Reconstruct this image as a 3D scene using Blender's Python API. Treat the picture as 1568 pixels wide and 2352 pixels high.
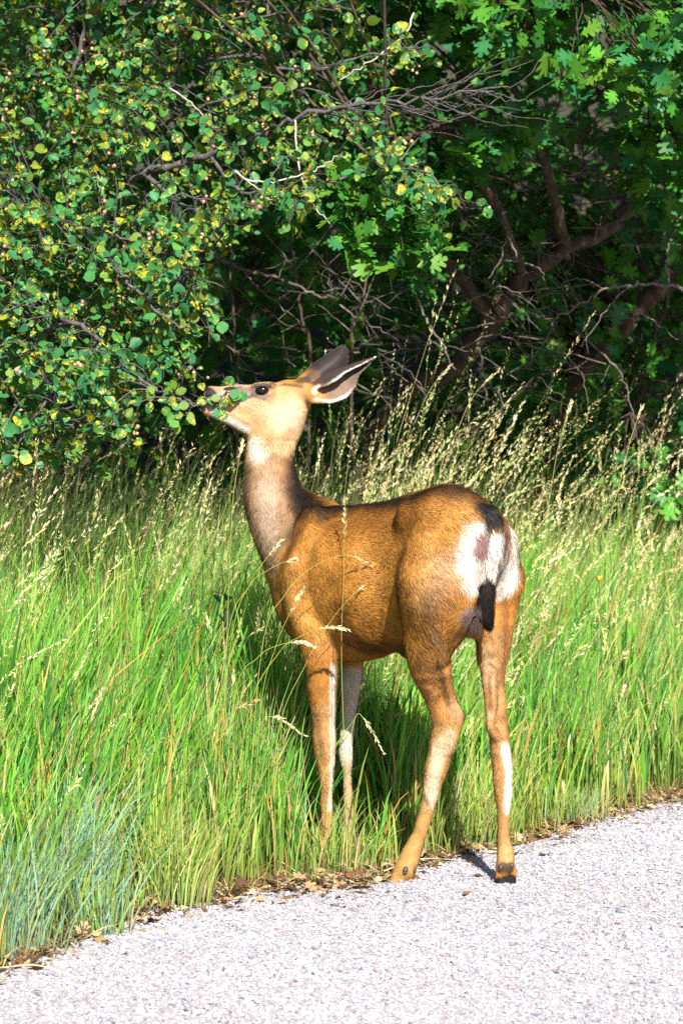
import bpy, math, random
import numpy as np
from mathutils import Vector

for _o in list(bpy.data.objects):
    bpy.data.objects.remove(_o, do_unlink=True)
SC = bpy.context.scene
COL = SC.collection
RNG = np.random.default_rng(11)
random.seed(11)

# ------------------------------------------------------------------ camera
CAM_H = 1.28                      # eye level of somebody looking out of a car window
PITCH = math.atan((1176 - 862) / 6072.0)
cam_d = bpy.data.cameras.new('camera')
cam = bpy.data.objects.new('camera', cam_d)
COL.objects.link(cam)
cam.location = (0, 0, CAM_H)
cam.rotation_euler = (math.pi / 2 - PITCH, 0, 0)
cam_d.sensor_fit = 'VERTICAL'
cam_d.sensor_height = 36.0
cam_d.lens = 6072.0 / 2352.0 * 36.0
cam_d.clip_start = 0.05
cam_d.clip_end = 3000
cam_d.dof.use_dof = True
cam_d.dof.focus_distance = 6.75
cam_d.dof.aperture_fstop = 6.3
SC.camera = cam

# ------------------------------------------------------------------ sky and sun
SUN_EL = math.radians(38)
SUN_H = np.array([0.19, -0.98])          # horizontal direction towards the sun
SUN_H = SUN_H / np.linalg.norm(SUN_H)
TO_SUN = Vector((SUN_H[0] * math.cos(SUN_EL), SUN_H[1] * math.cos(SUN_EL), math.sin(SUN_EL)))
world = bpy.data.worlds.new('World')
SC.world = world
world.use_nodes = True
wn = world.node_tree
wn.nodes.clear()
w_out = wn.nodes.new('ShaderNodeOutputWorld')
w_bg = wn.nodes.new('ShaderNodeBackground')
w_sky = wn.nodes.new('ShaderNodeTexSky')
w_sky.sky_type = 'NISHITA'
w_sky.sun_disc = False
w_sky.sun_elevation = SUN_EL
w_sky.sun_rotation = math.atan2(SUN_H[0], SUN_H[1])
w_bg.inputs['Strength'].default_value = 0.05
wn.links.new(w_sky.outputs[0], w_bg.inputs[0])
wn.links.new(w_bg.outputs[0], w_out.inputs[0])
sun_d = bpy.data.lights.new('sun', 'SUN')
sun_d.energy = 5.0
sun_d.angle = math.radians(0.53)
sun_d.color = (1.0, 0.95, 0.87)
sun = bpy.data.objects.new('sun', sun_d)
COL.objects.link(sun)
sun.rotation_euler = TO_SUN.to_track_quat('Z', 'Y').to_euler()
sun.location = (3, -6, 8)

SC.render.engine = 'CYCLES'
SC.view_settings.view_transform = 'Standard'
SC.view_settings.look = 'None'
SC.view_settings.gamma = 1.0
SC.view_settings.use_curve_mapping = False
SC.view_settings.exposure = 1.48
SC.cycles.use_adaptive_sampling = False
SC.cycles.use_denoising = False
SC.cycles.max_bounces = 4
SC.cycles.diffuse_bounces = 1
SC.cycles.transparent_max_bounces = 4
SC.cycles.sample_clamp_indirect = 4.0

# ------------------------------------------------------------------ helpers
CP, SP = math.cos(PITCH), math.sin(PITCH)


def W(u, v, d):
    """Point at world depth y = d seen at (u, v) of the 1568 x 2352 photograph."""
    a = (u - 784) / 6072.0
    b = -(v - 1176) / 6072.0
    y = CP + b * SP
    z = -SP + b * CP
    s = d / y
    return np.array([a * s, d, CAM_H + z * s])


def proj(P):
    P = np.asarray(P, dtype=float)
    x, y, z = P[..., 0], P[..., 1], P[..., 2] - CAM_H
    fw = y * CP - z * SP
    up = y * SP + z * CP
    return 784 + 6072 * x / fw, 1176 - 6072 * up / fw, fw


def G(u, v):
    """Ground point (z = 0) seen at (u, v)."""
    a = (u - 784) / 6072.0
    b = -(v - 1176) / 6072.0
    y = CP + b * SP
    z = -SP + b * CP
    s = -CAM_H / z
    return np.array([a * s, y * s, 0.0])


def unit(a):
    a = np.asarray(a, dtype=float)
    n = np.linalg.norm(a, axis=-1, keepdims=True)
    return a / np.maximum(n, 1e-9)


def mesh_from(name, verts, faces_idx, loop_counts, mat=None, smooth=True, colors=None, uvs=None, normals=None):
    """verts (n,3); faces_idx flat vertex indices; loop_counts per face."""
    me = bpy.data.meshes.new(name)
    verts = np.asarray(verts, dtype=np.float32)
    faces_idx = np.asarray(faces_idx, dtype=np.int32).ravel()
    loop_counts = np.asarray(loop_counts, dtype=np.int32)
    me.vertices.add(len(verts))
    me.vertices.foreach_set('co', verts.ravel())
    me.loops.add(len(faces_idx))
    me.loops.foreach_set('vertex_index', faces_idx)
    me.polygons.add(len(loop_counts))
    starts = np.concatenate([[0], np.cumsum(loop_counts)[:-1]]).astype(np.int32)
    me.polygons.foreach_set('loop_start', starts)
    me.polygons.foreach_set('loop_total', loop_counts)
    me.update(calc_edges=True)
    if colors is not None:
        ca = me.color_attributes.new('Col', 'FLOAT_COLOR', 'POINT')
        c4 = np.ones((len(verts), 4), dtype=np.float32)
        c4[:, :colors.shape[1]] = colors
        ca.data.foreach_set('color', c4.ravel())
    if uvs is not None:
        uvl = me.uv_layers.new(name='UVMap')
        uvl.data.foreach_set('uv', np.asarray(uvs, dtype=np.float32)[faces_idx].ravel())
    me.polygons.foreach_set('use_smooth', np.full(len(loop_counts), smooth, dtype=bool))
    if normals is not None:
        me.normals_split_custom_set_from_vertices(np.asarray(normals, dtype=np.float32))
    if mat is not None:
        me.materials.append(mat)
    me.update()
    return me


def tri_mesh(name, verts, tris, mat=None, **kw):
    tris = np.asarray(tris, dtype=np.int32)
    return mesh_from(name, verts, tris.ravel(), np.full(len(tris), tris.shape[1]), mat, **kw)


def add(name, me, parent=None, label=None, cat=None, group=None, kind=None):
    o = bpy.data.objects.new(name, me)
    COL.objects.link(o)
    if parent is not None:
        o.parent = parent
    if label:
        o['label'] = label
    if cat:
        o['category'] = cat
    if group:
        o['group'] = group
    if kind:
        o['kind'] = kind
    return o


class Bag:
    """Collects vertices, polygons of one size, colours and uvs for one mesh."""
    def __init__(self):
        self.v, self.f, self.c, self.uv, self.n = [], [], [], [], 0

    def put(self, v, f, c=None, uv=None):
        v = np.asarray(v, dtype=np.float32)
        self.v.append(v)
        self.f.append(np.asarray(f, dtype=np.int32) + self.n)
        if c is not None:
            c = np.asarray(c, dtype=np.float32)
            if c.ndim == 1:
                c = np.tile(c, (len(v), 1))
            self.c.append(c)
        if uv is not None:
            self.uv.append(np.asarray(uv, dtype=np.float32))
        self.n += len(v)

    def mesh(self, name, mat, smooth=True):
        v = np.concatenate(self.v)
        idx = np.concatenate([f.ravel() for f in self.f])
        cnt = np.concatenate([np.full(len(f), f.shape[1]) for f in self.f])
        return mesh_from(name, v, idx, cnt, mat, smooth,
                         np.concatenate(self.c) if self.c else None,
                         np.concatenate(self.uv) if self.uv else None)


# ---- node material helpers
def new_mat(name):
    m = bpy.data.materials.new(name)
    m.use_nodes = True
    nt = m.node_tree
    nt.nodes.clear()
    out = nt.nodes.new('ShaderNodeOutputMaterial')
    return m, nt, out


def N(nt, typ, **kw):
    n = nt.nodes.new(typ)
    for k, v in kw.items():
        if k.startswith('i_'):
            key = k[2:]
            n.inputs[int(key) if key.isdigit() else key].default_value = v
        else:
            setattr(n, k, v)
    return n


def ramp(nt, fac, stops, interp='LINEAR'):
    r = nt.nodes.new('ShaderNodeValToRGB')
    r.color_ramp.interpolation = interp
    els = r.color_ramp.elements
    while len(els) < len(stops):
        els.new(0.5)
    for e, (p, c) in zip(els, stops):
        e.position = p
        e.color = (*c, 1) if len(c) == 3 else c
    nt.links.new(fac, r.inputs[0])
    return r.outputs[0]


def mixc(nt, fac, a, b, mode='MIX'):
    m = nt.nodes.new('ShaderNodeMix')
    m.data_type = 'RGBA'
    m.blend_type = mode
    for i, x in ((0, fac), (6, a), (7, b)):
        if hasattr(x, 'is_output'):
            nt.links.new(x, m.inputs[i])
        else:
            m.inputs[i].default_value = (*x, 1) if (i > 0 and len(x) == 3) else x
    return m.outputs[2]


def noise1(P, scale, seed=0):
    """cheap smooth value noise for numpy points, 0..1"""
    r = np.random.default_rng(seed)
    tab = r.random(4096)
    Q = np.asarray(P) * scale
    i0 = np.floor(Q).astype(int)
    f = Q - i0
    f = f * f * (3 - 2 * f)
    out = 0
    for dx in (0, 1):
        for dy in (0, 1):
            for dz in (0, 1):
                h = ((i0[..., 0] + dx) * 73856093) ^ ((i0[..., 1] + dy) * 19349663) ^ ((i0[..., 2] + dz) * 83492791)
                w = (f[..., 0] if dx else 1 - f[..., 0]) * (f[..., 1] if dy else 1 - f[..., 1]) * (f[..., 2] if dz else 1 - f[..., 2])
                out = out + w * tab[h & 4095]
    return out
# ================================================================== GROUND, ROAD, GRAVEL
EDGE_UV = [(0, 2232), (130, 2186), (290, 2118), (420, 2076), (560, 2058), (700, 2046), (850, 2030), (960, 1992), (1100, 1958), (1250, 1930), (1380, 1885), (1568, 1838)]
EDGE = np.array([G(u, v)[:2] for u, v in EDGE_UV])
_dir = unit(EDGE[-1] - EDGE[0])
EDGE = np.concatenate([[EDGE[0] - _dir * 60, EDGE[0] - _dir * 12, EDGE[0] - _dir * 2.0], EDGE, [EDGE[-1] + _dir * 2.5, EDGE[-1] + _dir * 12, EDGE[-1] + _dir * 90]])


def edge_y(x):
    return np.interp(x, EDGE[:, 0], EDGE[:, 1])


def into_grass(x, y):
    """rough distance in metres past the road edge (positive on the grass side)"""
    return (y - edge_y(x)) * 0.63


# soil under the grass, one sheet to the horizon
soil, nt, out = new_mat('verge_soil')
tc = N(nt, 'ShaderNodeNewGeometry')
n1 = N(nt, 'ShaderNodeTexNoise', i_Scale=14.0, i_Detail=8.0, i_Roughness=0.65)
n2 = N(nt, 'ShaderNodeTexNoise', i_Scale=160.0, i_Detail=3.0)
nt.links.new(tc.outputs['Position'], n1.inputs['Vector'])
nt.links.new(tc.outputs['Position'], n2.inputs['Vector'])
c1 = ramp(nt, n1.outputs[0], [(0.3, (0.045, 0.028, 0.016)), (0.55, (0.11, 0.072, 0.04)), (0.75, (0.19, 0.14, 0.075))])
c2 = mixc(nt, n2.outputs[0], c1, (0.16, 0.12, 0.07))
bs = N(nt, 'ShaderNodeBsdfPrincipled', i_Roughness=0.95)
bs.inputs['Specular IOR Level'].default_value = 0.1
nt.links.new(c2, bs.inputs['Base Color'])
bp = N(nt, 'ShaderNodeBump', i_Strength=0.7, i_Distance=0.02)
nt.links.new(n2.outputs[0], bp.inputs['Height'])
nt.links.new(bp.outputs[0], bs.inputs['Normal'])
nt.links.new(bs.outputs[0], out.inputs[0])
gx = np.concatenate([[-400, -60], np.linspace(-6, 6, 49), [60, 400]])
gy = np.concatenate([[-400, -40, 0], np.linspace(3, 13, 41), [40, 400, 900]])
GX, GY = np.meshgrid(gx, gy, indexing='ij')
gd = into_grass(GX, GY)
GZ = np.where(gd > 0.05, 0.012 * (noise1(np.stack([GX, GY, 0 * GX], -1), 3.1, 4) - 0.2) * np.clip(gd * 4, 0, 1), -0.002)
GZ = np.clip(GZ, -0.002, 0.05)
gv = np.stack([GX, GY, GZ], -1).reshape(-1, 3)
nyy = len(gy)
ii, jj = np.meshgrid(np.arange(len(gx) - 1), np.arange(nyy - 1), indexing='ij')
q0 = (ii * nyy + jj).ravel()
add('ground', tri_mesh('ground', gv, np.stack([q0, q0 + nyy, q0 + nyy + 1, q0 + 1], 1), soil), kind='structure')

# chip-sealed road
road_m, nt, out = new_mat('chipseal_road')
tc = N(nt, 'ShaderNodeNewGeometry')
vo = N(nt, 'ShaderNodeTexVoronoi', i_Scale=150.0)
vo2 = N(nt, 'ShaderNodeTexVoronoi', i_Scale=150.0, feature='DISTANCE_TO_EDGE')
n1 = N(nt, 'ShaderNodeTexNoise', i_Scale=3.0, i_Detail=4.0)
for n_ in (vo, vo2, n1):
    nt.links.new(tc.outputs['Position'], n_.inputs['Vector'])
sep = N(nt, 'ShaderNodeSeparateColor')
nt.links.new(vo.outputs['Color'], sep.inputs[0])
stone = ramp(nt, sep.outputs[0], [(0.0, (0.36, 0.34, 0.36)), (0.40, (0.40, 0.37, 0.37)), (0.62, (0.30, 0.22, 0.22)), (0.74, (0.24, 0.25, 0.29)), (0.86, (0.34, 0.31, 0.29)), (1.0, (0.13, 0.13, 0.16))], 'CONSTANT')
gap = ramp(nt, vo2.outputs[0], [(0.0, (0.0, 0.0, 0.0)), (0.10, (1, 1, 1))])
c1 = mixc(nt, gap, (0.13, 0.125, 0.13), stone)
c2 = mixc(nt, ramp(nt, n1.outputs[0], [(0.3, (0, 0, 0)), (0.7, (0.25, 0.25, 0.25))]), c1, (0.36, 0.34, 0.33))
bs = N(nt, 'ShaderNodeBsdfPrincipled', i_Roughness=0.85)
nt.links.new(c2, bs.inputs['Base Color'])
bp = N(nt, 'ShaderNodeBump', i_Strength=0.8, i_Distance=0.004)
nt.links.new(vo2.outputs[0], bp.inputs['Height'])
nt.links.new(bp.outputs[0], bs.inputs['Normal'])
nt.links.new(bs.outputs[0], out.inputs[0])
nrm = np.array([_dir[1], -_dir[0]])
e3 = np.concatenate([EDGE, np.full((len(EDGE), 1), 0.004)], 1)
o3 = np.concatenate([EDGE + nrm * 7.5, np.full((len(EDGE), 1), 0.004)], 1)
rv = np.concatenate([e3, o3])
n_e = len(EDGE)
rq = np.array([[i, i + n_e, i + n_e + 1, i + 1] for i in range(n_e - 1)])
add('road', tri_mesh('road', rv, rq[:, ::-1], road_m), kind='structure')

# loose and bedded stone chips on the road
chip_m, nt, out = new_mat('stone_chip')
att = N(nt, 'ShaderNodeAttribute', attribute_name='Col')
bs = N(nt, 'ShaderNodeBsdfPrincipled', i_Roughness=0.75)
nt.links.new(att.outputs['Color'], bs.inputs['Base Color'])
nt.links.new(bs.outputs[0], out.inputs[0])
r = np.random.default_rng(21)
nc = 245000
cx = r.uniform(-1.5, 1.9, nc)
cy = r.uniform(4.3, 9.6, nc)
gd = into_grass(cx, cy)
half = cy * 0.135
inview = (np.abs(cx) < half + 0.08) & (cy > 4.95)
ok = (gd < 0.03 + 0.06 * r.random(nc) ** 2) & (inview | (r.random(nc) < 0.22)) & (cy < 8.6)
# thinner scatter of chips over the very edge
ok &= (gd < -0.03) | (r.random(nc) < np.clip(0.75 - gd * 9, 0.05, 1))
cx, cy, gd = cx[ok], cy[ok], gd[ok]
nc = len(cx)
octa = np.array([(1, 0, 0), (0, 1, 0), (-1, 0, 0), (0, -1, 0), (0.1, 0.05, 1), (0, 0, -1)], dtype=float)
otri = np.array([(0, 1, 4), (1, 2, 4), (2, 3, 4), (3, 0, 4), (1, 0, 5), (2, 1, 5), (3, 2, 5), (0, 3, 5)])
sz = r.lognormal(math.log(0.0031), 0.36, nc)
sc3 = np.stack([sz * r.uniform(0.8, 1.5, nc), sz * r.uniform(0.7, 1.1, nc), sz * r.uniform(0.45, 0.85, nc)], 1)
vv = (octa[None] + r.normal(0, 0.2, (nc, 6, 3))) * sc3[:, None]
an = r.uniform(0, 2 * np.pi, nc)
ti = r.normal(0, 0.3, nc)
ca, sa, ct, st = np.cos(an), np.sin(an), np.cos(ti), np.sin(ti)
x, y, z = vv[..., 0], vv[..., 1] * ct[:, None] - vv[..., 2] * st[:, None], vv[..., 1] * st[:, None] + vv[..., 2] * ct[:, None]
vv = np.stack([x * ca[:, None] - y * sa[:, None] + cx[:, None], x * sa[:, None] + y * ca[:, None] + cy[:, None], z + 0.0045 + (sz * 0.25)[:, None]], -1)
pal = np.array([(0.42, 0.40, 0.41), (0.50, 0.47, 0.46), (0.36, 0.345, 0.37), (0.33, 0.26, 0.26), (0.27, 0.155, 0.15), (0.20, 0.20, 0.235), (0.105, 0.105, 0.13), (0.38, 0.325, 0.28), (0.30, 0.315, 0.31)])
pk = r.choice(len(pal), nc, p=[0.24, 0.17, 0.17, 0.09, 0.065, 0.095, 0.06, 0.06, 0.05])
pal = pal * 0.92 + np.array([0.405, 0.395, 0.40]) * 0.08
cc = np.repeat(pal[pk] * np.array([0.90, 0.955, 1.08]) * r.uniform(0.8, 1.12, (nc, 1)), 6, axis=0)
wear = 0.88 + 0.24 * noise1(np.stack([cx, cy, 0 * cx], 1), 1.7, 91) + 0.10 * (noise1(np.stack([cx, cy, 0 * cx], 1), 9.0, 92) - 0.5)
dust = np.clip(1 + gd / 0.16, 0, 1) * (0.35 + 0.65 * noise1(np.stack([cx, cy, 0 * cx], 1), 11.0, 93))
cc = cc * np.repeat(wear, 6)[:, None]
cc = cc * (1 - 0.55 * np.repeat(dust, 6)[:, None]) + np.array([0.20, 0.15, 0.105]) * 0.55 * np.repeat(dust, 6)[:, None]
ct_ = (np.arange(nc) * 6)[:, None, None] + otri[None]
add('gravel', tri_mesh('gravel', vv.reshape(-1, 3), ct_.reshape(-1, 3), chip_m, smooth=False, colors=cc), kind='stuff',
    label='pale pink and grey stone chips covering the road surface', cat='gravel')
# ================================================================== THE DEER
import openvdb as vdb

D_O = np.array([0.256, 6.58, 0.0])
D_F = np.array([-0.574, 0.819, 0.0])       # the way the deer's body points
D_L = np.array([-0.819, -0.574, 0.0])      # its left


def D(f, l, z):
    return D_O + f * D_F + l * D_L + np.array([0, 0, z])


VOX = 0.0044
B0 = np.array([-0.44, 6.28, -0.01])
B1 = np.array([0.54, 7.42, 1.40])
DIM = np.ceil((B1 - B0) / VOX).astype(int)
SDF = np.full(DIM, 0.08, dtype=np.float32)


def _sub(lo, hi):
    i0 = np.maximum(np.floor((lo - B0) / VOX).astype(int), 0)
    i1 = np.minimum(np.ceil((hi - B0) / VOX).astype(int) + 1, DIM)
    if np.any(i1 <= i0):
        return None, None
    ax = [(np.arange(i0[k], i1[k]) * VOX + B0[k]).astype(np.float32) for k in range(3)]
    sl = tuple(slice(i0[k], i1[k]) for k in range(3))
    return sl, np.meshgrid(*ax, indexing='ij', sparse=True)


def _blend(sl, d, k, cut=False):
    a = SDF[sl]
    if cut:
        h = np.clip(0.5 - 0.5 * (a + d) / k, 0, 1)
        SDF[sl] = a * (1 - h) + (-d) * h + k * h * (1 - h)
    else:
        h = np.clip(0.5 + 0.5 * (a - d) / k, 0, 1)
        SDF[sl] = a * (1 - h) + d * h - k * h * (1 - h)


def _cone_d(g, p1, r1, p2, r2, axis=None, s=1.0):
    X = [g[i] - np.float32(p1[i]) for i in range(3)]
    ba = p2 - p1
    if axis is not None:
        n = unit(axis)
        q = (1.0 / s - 1.0)
        dn = X[0] * np.float32(n[0]) + X[1] * np.float32(n[1]) + X[2] * np.float32(n[2])
        X = [X[i] + np.float32(n[i] * q) * dn for i in range(3)]
        ba = ba + n * (ba @ n) * q
    ba = ba.astype(np.float32)
    L2 = np.float32(max(ba @ ba, 1e-9))
    t = np.clip((X[0] * ba[0] + X[1] * ba[1] + X[2] * ba[2]) / L2, 0, 1)
    dd = np.sqrt((X[0] - t * ba[0]) ** 2 + (X[1] - t * ba[1]) ** 2 + (X[2] - t * ba[2]) ** 2) - (np.float32(r1) + np.float32(r2 - r1) * t)
    if axis is not None:
        dd = dd * np.float32(0.5 + 0.5 * s)
    return dd


def cone(p1, r1, p2, r2, k=0.02, axis=None, s=1.0, cut=False):
    """rounded cone blended into the body; s < 1 flattens it along axis"""
    chain([(p1, r1), (p2, r2)], k, axis, s, cut, 1)


def catmull(P, per):
    P = np.asarray(P, dtype=float)
    if per < 2 or len(P) < 3:
        return P
    E = np.concatenate([[2 * P[0] - P[1]], P, [2 * P[-1] - P[-2]]])
    out = []
    for i in range(len(P) - 1):
        p0, p1, p2, p3 = E[i:i + 4]
        for t in np.arange(per) / per:
            out.append(0.5 * (2 * p1 + (p2 - p0) * t + (2 * p0 - 5 * p1 + 4 * p2 - p3) * t * t + (3 * p1 - p0 - 3 * p2 + p3) * t ** 3))
    out.append(P[-1])
    return np.array(out)


def chain(pts, k=0.015, axis=None, s=1.0, cut=False, per=3):
    """smooth tapering limb through (point, radius[, flattening]) stations, blended into the body once"""
    if np.isscalar(s):
        s = [s] * len(pts)
    Q = catmull([[*p[0], p[1], sv] for p, sv in zip(pts, s)], per)
    rm = Q[:, 3].max() + 1.7 * k + 3 * VOX
    sl, g = _sub(Q[:, :3].min(0) - rm, Q[:, :3].max(0) + rm)
    if sl is None:
        return
    out = None
    for a, b in zip(Q[:-1], Q[1:]):
        dd = _cone_d(g, a[:3], a[3], b[:3], b[3], axis, 0.5 * (a[4] + b[4]))
        out = dd if out is None else np.minimum(out, dd)
    _blend(sl, out, k, cut)


def shell(curves, rad, k=0.006):
    """thick curved sheet through three edge curves (rim, back, rim), each a list of points"""
    cur = []
    for c in curves:
        c = np.array(c)
        t = np.linspace(0, 1, len(c))
        tt = np.linspace(0, 1, 120)
        cur.append(np.stack([np.interp(tt, t, c[:, i]) for i in range(3)], 1))
        for _ in range(3):
            cc = cur[-1].copy()
            cc[1:-1] = (cc[:-2] + 2 * cc[1:-1] + cc[2:]) / 4
            cur[-1] = cc
    A, M, Bc = cur
    ss = np.linspace(0, 1, 61)[None, :, None]
    ctrl = 2 * M - 0.5 * (A + Bc)
    P = (1 - ss) ** 2 * A[:, None] + 2 * ss * (1 - ss) * ctrl[:, None] + ss ** 2 * Bc[:, None]
    edge = np.minimum(ss[0, :, 0], 1 - ss[0, :, 0]) * 2
    R = rad * (0.85 + 0.35 * edge[None, :]) * np.linspace(1.25, 0.72, 120)[:, None]
    Pf, Rf = P.reshape(-1, 3), R.reshape(-1)
    lo = np.floor((Pf.min(0) - 0.03 - B0) / VOX).astype(int)
    hi = np.ceil((Pf.max(0) + 0.03 - B0) / VOX).astype(int)
    hi = np.minimum(hi, DIM)
    out = np.full(hi - lo, 0.05, dtype=np.float32)
    win = np.arange(-4, 5)
    gx, gy, gz = np.meshgrid(win, win, win, indexing='ij')
    C = (Pf - B0) / VOX - lo
    for c, r in zip(C, Rf):
        i = np.rint(c).astype(int)
        if np.any(i < 4) or np.any(i + 5 > out.shape):
            continue
        fr = c - i
        dd = np.sqrt((gx - fr[0]) ** 2 + (gy - fr[1]) ** 2 + (gz - fr[2]) ** 2) * VOX - r
        w = out[i[0] - 4:i[0] + 5, i[1] - 4:i[1] + 5, i[2] - 4:i[2] + 5]
        np.minimum(w, dd, out=w)
    _blend(tuple(slice(lo[k], hi[k]) for k in range(3)), out, k)
    return P


LAT = D_L
# --- torso, sections from rump to breast: f, centre z, half height, half width
TOR = np.array([(-0.205, 0.880, 0.020, 0.018), (-0.19, 0.876, 0.055, 0.048), (-0.155, 0.870, 0.092, 0.080), (-0.10, 0.853, 0.120, 0.100), (-0.03, 0.830, 0.156, 0.116),
                (0.06, 0.806, 0.174, 0.106), (0.16, 0.775, 0.182, 0.104), (0.27, 0.743, 0.190, 0.127), (0.38, 0.728, 0.196, 0.136), (0.49, 0.724, 0.198, 0.122),
                (0.58, 0.728, 0.186, 0.106), (0.64, 0.740, 0.156, 0.096), (0.68, 0.750, 0.120, 0.072), (0.71, 0.757, 0.080, 0.048), (0.73, 0.76, 0.03, 0.018)])


def torso():
    sl, g = _sub(np.array([-0.32, 6.3, 0.5]), np.array([0.54, 7.34, 1.03]))
    X = [g[i] - D_O[i] for i in range(3)]
    f = X[0] * D_F[0] + X[1] * D_F[1]
    l = X[0] * D_L[0] + X[1] * D_L[1]
    tt = catmull(TOR, 12)
    zc, hh, ww = (np.interp(f, tt[:, 0], tt[:, i]).astype(np.float32) for i in (1, 2, 3))
    q = np.sqrt((l / ww) ** 2 + ((g[2] - zc) / hh) ** 2).astype(np.float32)
    dd = (q - 1) * np.minimum(ww, hh) * 0.9
    dd = np.maximum(dd, np.maximum(-0.207 - f, f - 0.732))
    _blend(sl, dd, 0.02)


torso()
# withers, loin and hip bones
chain([(D(0.62, 0, 0.885), 0.035), (D(0.45, 0, 0.900), 0.028), (D(0.2, 0, 0.925), 0.03), (D(0.05, 0, 0.953), 0.038), (D(-0.1, 0, 0.935), 0.032)], 0.04)
cone(D(0.040, 0.066, 0.930), 0.032, D(-0.03, 0.055, 0.946), 0.040, 0.055)
cone(D(0.060, -0.060, 0.900), 0.030, D(-0.02, -0.045, 0.905), 0.035, 0.05)
# --- near (left) thigh and hind leg, placed on the photograph
cone(W(1042, 1210, 6.51), 0.098, W(1008, 1340, 6.49), 0.104, 0.035, LAT, 0.74)
cone(W(1008, 1340, 6.49), 0.104, W(975, 1465, 6.53), 0.050, 0.05, LAT, 0.72)
cone(W(1005, 1370, 6.475), 0.078, W(985, 1525, 6.55), 0.046, 0.06, LAT, 0.8)
cone(W(1068, 1260, 6.47), 0.085, W(1030, 1420, 6.52), 0.055, 0.03, LAT, 0.8)
chain([(W(975, 1465, 6.53), 0.050), (W(985, 1530, 6.56), 0.049), (W(1003, 1590, 6.59), 0.038), (W(1018, 1640, 6.60), 0.033),
       (W(1021, 1670, 6.61), 0.033), (W(1016, 1705, 6.615), 0.031), (W(1003, 1760, 6.62), 0.027), (W(985, 1840, 6.63), 0.0185),
       (W(968, 1900, 6.635), 0.0180), (W(950, 1945, 6.64), 0.0225), (W(940, 1972, 6.64), 0.0255), (W(928, 1998, 6.635), 0.024)], 0.012)
chain([(W(1012, 1540, 6.54), 0.030), (W(1033, 1600, 6.57), 0.013), (W(1053, 1643, 6.58), 0.0115), (W(1040, 1680, 6.59), 0.016), (W(1027, 1720, 6.60), 0.016)], 0.012)
cone(W(926, 2000, 6.635), 0.023, W(911, 2026, 6.625), 0.0195, 0.010)
cone(W(934, 2003, 6.645), 0.021, W(927, 2028, 6.650), 0.0175, 0.010)
# --- far (right) thigh and hind leg
cone(W(1116, 1262, 6.60), 0.086, W(1140, 1330, 6.62), 0.070, 0.03, LAT, 0.85)
chain([(W(1140, 1330, 6.62), 0.066), (W(1138, 1420, 6.62), 0.050), (W(1132, 1490, 6.62), 0.041), (W(1132, 1560, 6.61), 0.028),
       (W(1141, 1630, 6.60), 0.0215), (W(1145, 1672, 6.60), 0.0225), (W(1147, 1710, 6.60), 0.0245), (W(1153, 1765, 6.60), 0.0250),
       (W(1156, 1830, 6.60), 0.0215), (W(1155, 1885, 6.60), 0.0170), (W(1156, 1925, 6.60), 0.0180), (W(1158, 1960, 6.60), 0.0225),
       (W(1160, 1990, 6.595), 0.0225)], 0.012)
chain([(W(1122, 1540, 6.58), 0.020), (W(1127, 1620, 6.57), 0.0125), (W(1125, 1666, 6.565), 0.0095), (W(1138, 1690, 6.58), 0.012)], 0.010)
cone(W(1151, 1995, 6.595), 0.0155, W(1149, 2028, 6.59), 0.0145, 0.008)
cone(W(1170, 1995, 6.60), 0.0155, W(1171, 2028, 6.60), 0.0145, 0.008)
# --- udder and groin
cone(W(1072, 1400, 6.60), 0.060, W(1080, 1425, 6.60), 0.038, 0.03)
cone(W(1010, 1440, 6.66), 0.05, W(960, 1470, 6.70), 0.05, 0.04)
# --- near shoulder and foreleg
cone(W(722, 1215, 6.95), 0.066, W(694, 1325, 6.925), 0.072, 0.022, LAT, 0.55)
cone(W(694, 1325, 6.925), 0.072, W(704, 1400, 6.895), 0.064, 0.022, LAT, 0.62)
cone(W(704, 1400, 6.89), 0.062, W(730, 1465, 6.86), 0.050, 0.022, LAT, 0.8)
cone(W(722, 1290, 6.90), 0.045, W(748, 1440, 6.855), 0.032, 0.018, LAT, 0.7)
cone(W(740, 1420, 6.86), 0.035, W(764, 1485, 6.85), 0.016, 0.02)
chain([(W(728, 1450, 6.86), 0.052), (W(735, 1510, 6.85), 0.045), (W(740, 1580, 6.86), 0.0375), (W(743, 1650, 6.86), 0.0290),
       (W(745, 1705, 6.86), 0.0300), (W(746, 1740, 6.86), 0.0275), (W(749, 1785, 6.86), 0.0195), (W(750, 1850, 6.87), 0.0155),
       (W(751, 1915, 6.87), 0.0165), (W(752, 1945, 6.87), 0.0205), (W(751, 1966, 6.87), 0.0195)], 0.012)
cone(W(747, 1968, 6.865), 0.016, W(744, 1988, 6.86), 0.015, 0.008)
cone(W(757, 1968, 6.875), 0.016, W(756, 1988, 6.88), 0.015, 0.008)
# --- far foreleg
chain([(W(800, 1470, 7.06), 0.05), (W(808, 1520, 7.07), 0.0315), (W(805, 1570, 7.08), 0.0275), (W(799, 1640, 7.08), 0.0215), (W(795, 1690, 7.08), 0.0205),
       (W(793, 1725, 7.08), 0.0205), (W(796, 1770, 7.08), 0.0140), (W(799, 1840, 7.08), 0.0130), (W(801, 1895, 7.08), 0.0150),
       (W(802, 1925, 7.08), 0.0175), (W(802, 1935, 7.08), 0.017)], 0.012)
cone(W(798, 1937, 7.075), 0.014, W(796, 1950, 7.07), 0.013, 0.008)
cone(W(808, 1937, 7.085), 0.014, W(808, 1950, 7.09), 0.013, 0.008)
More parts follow.
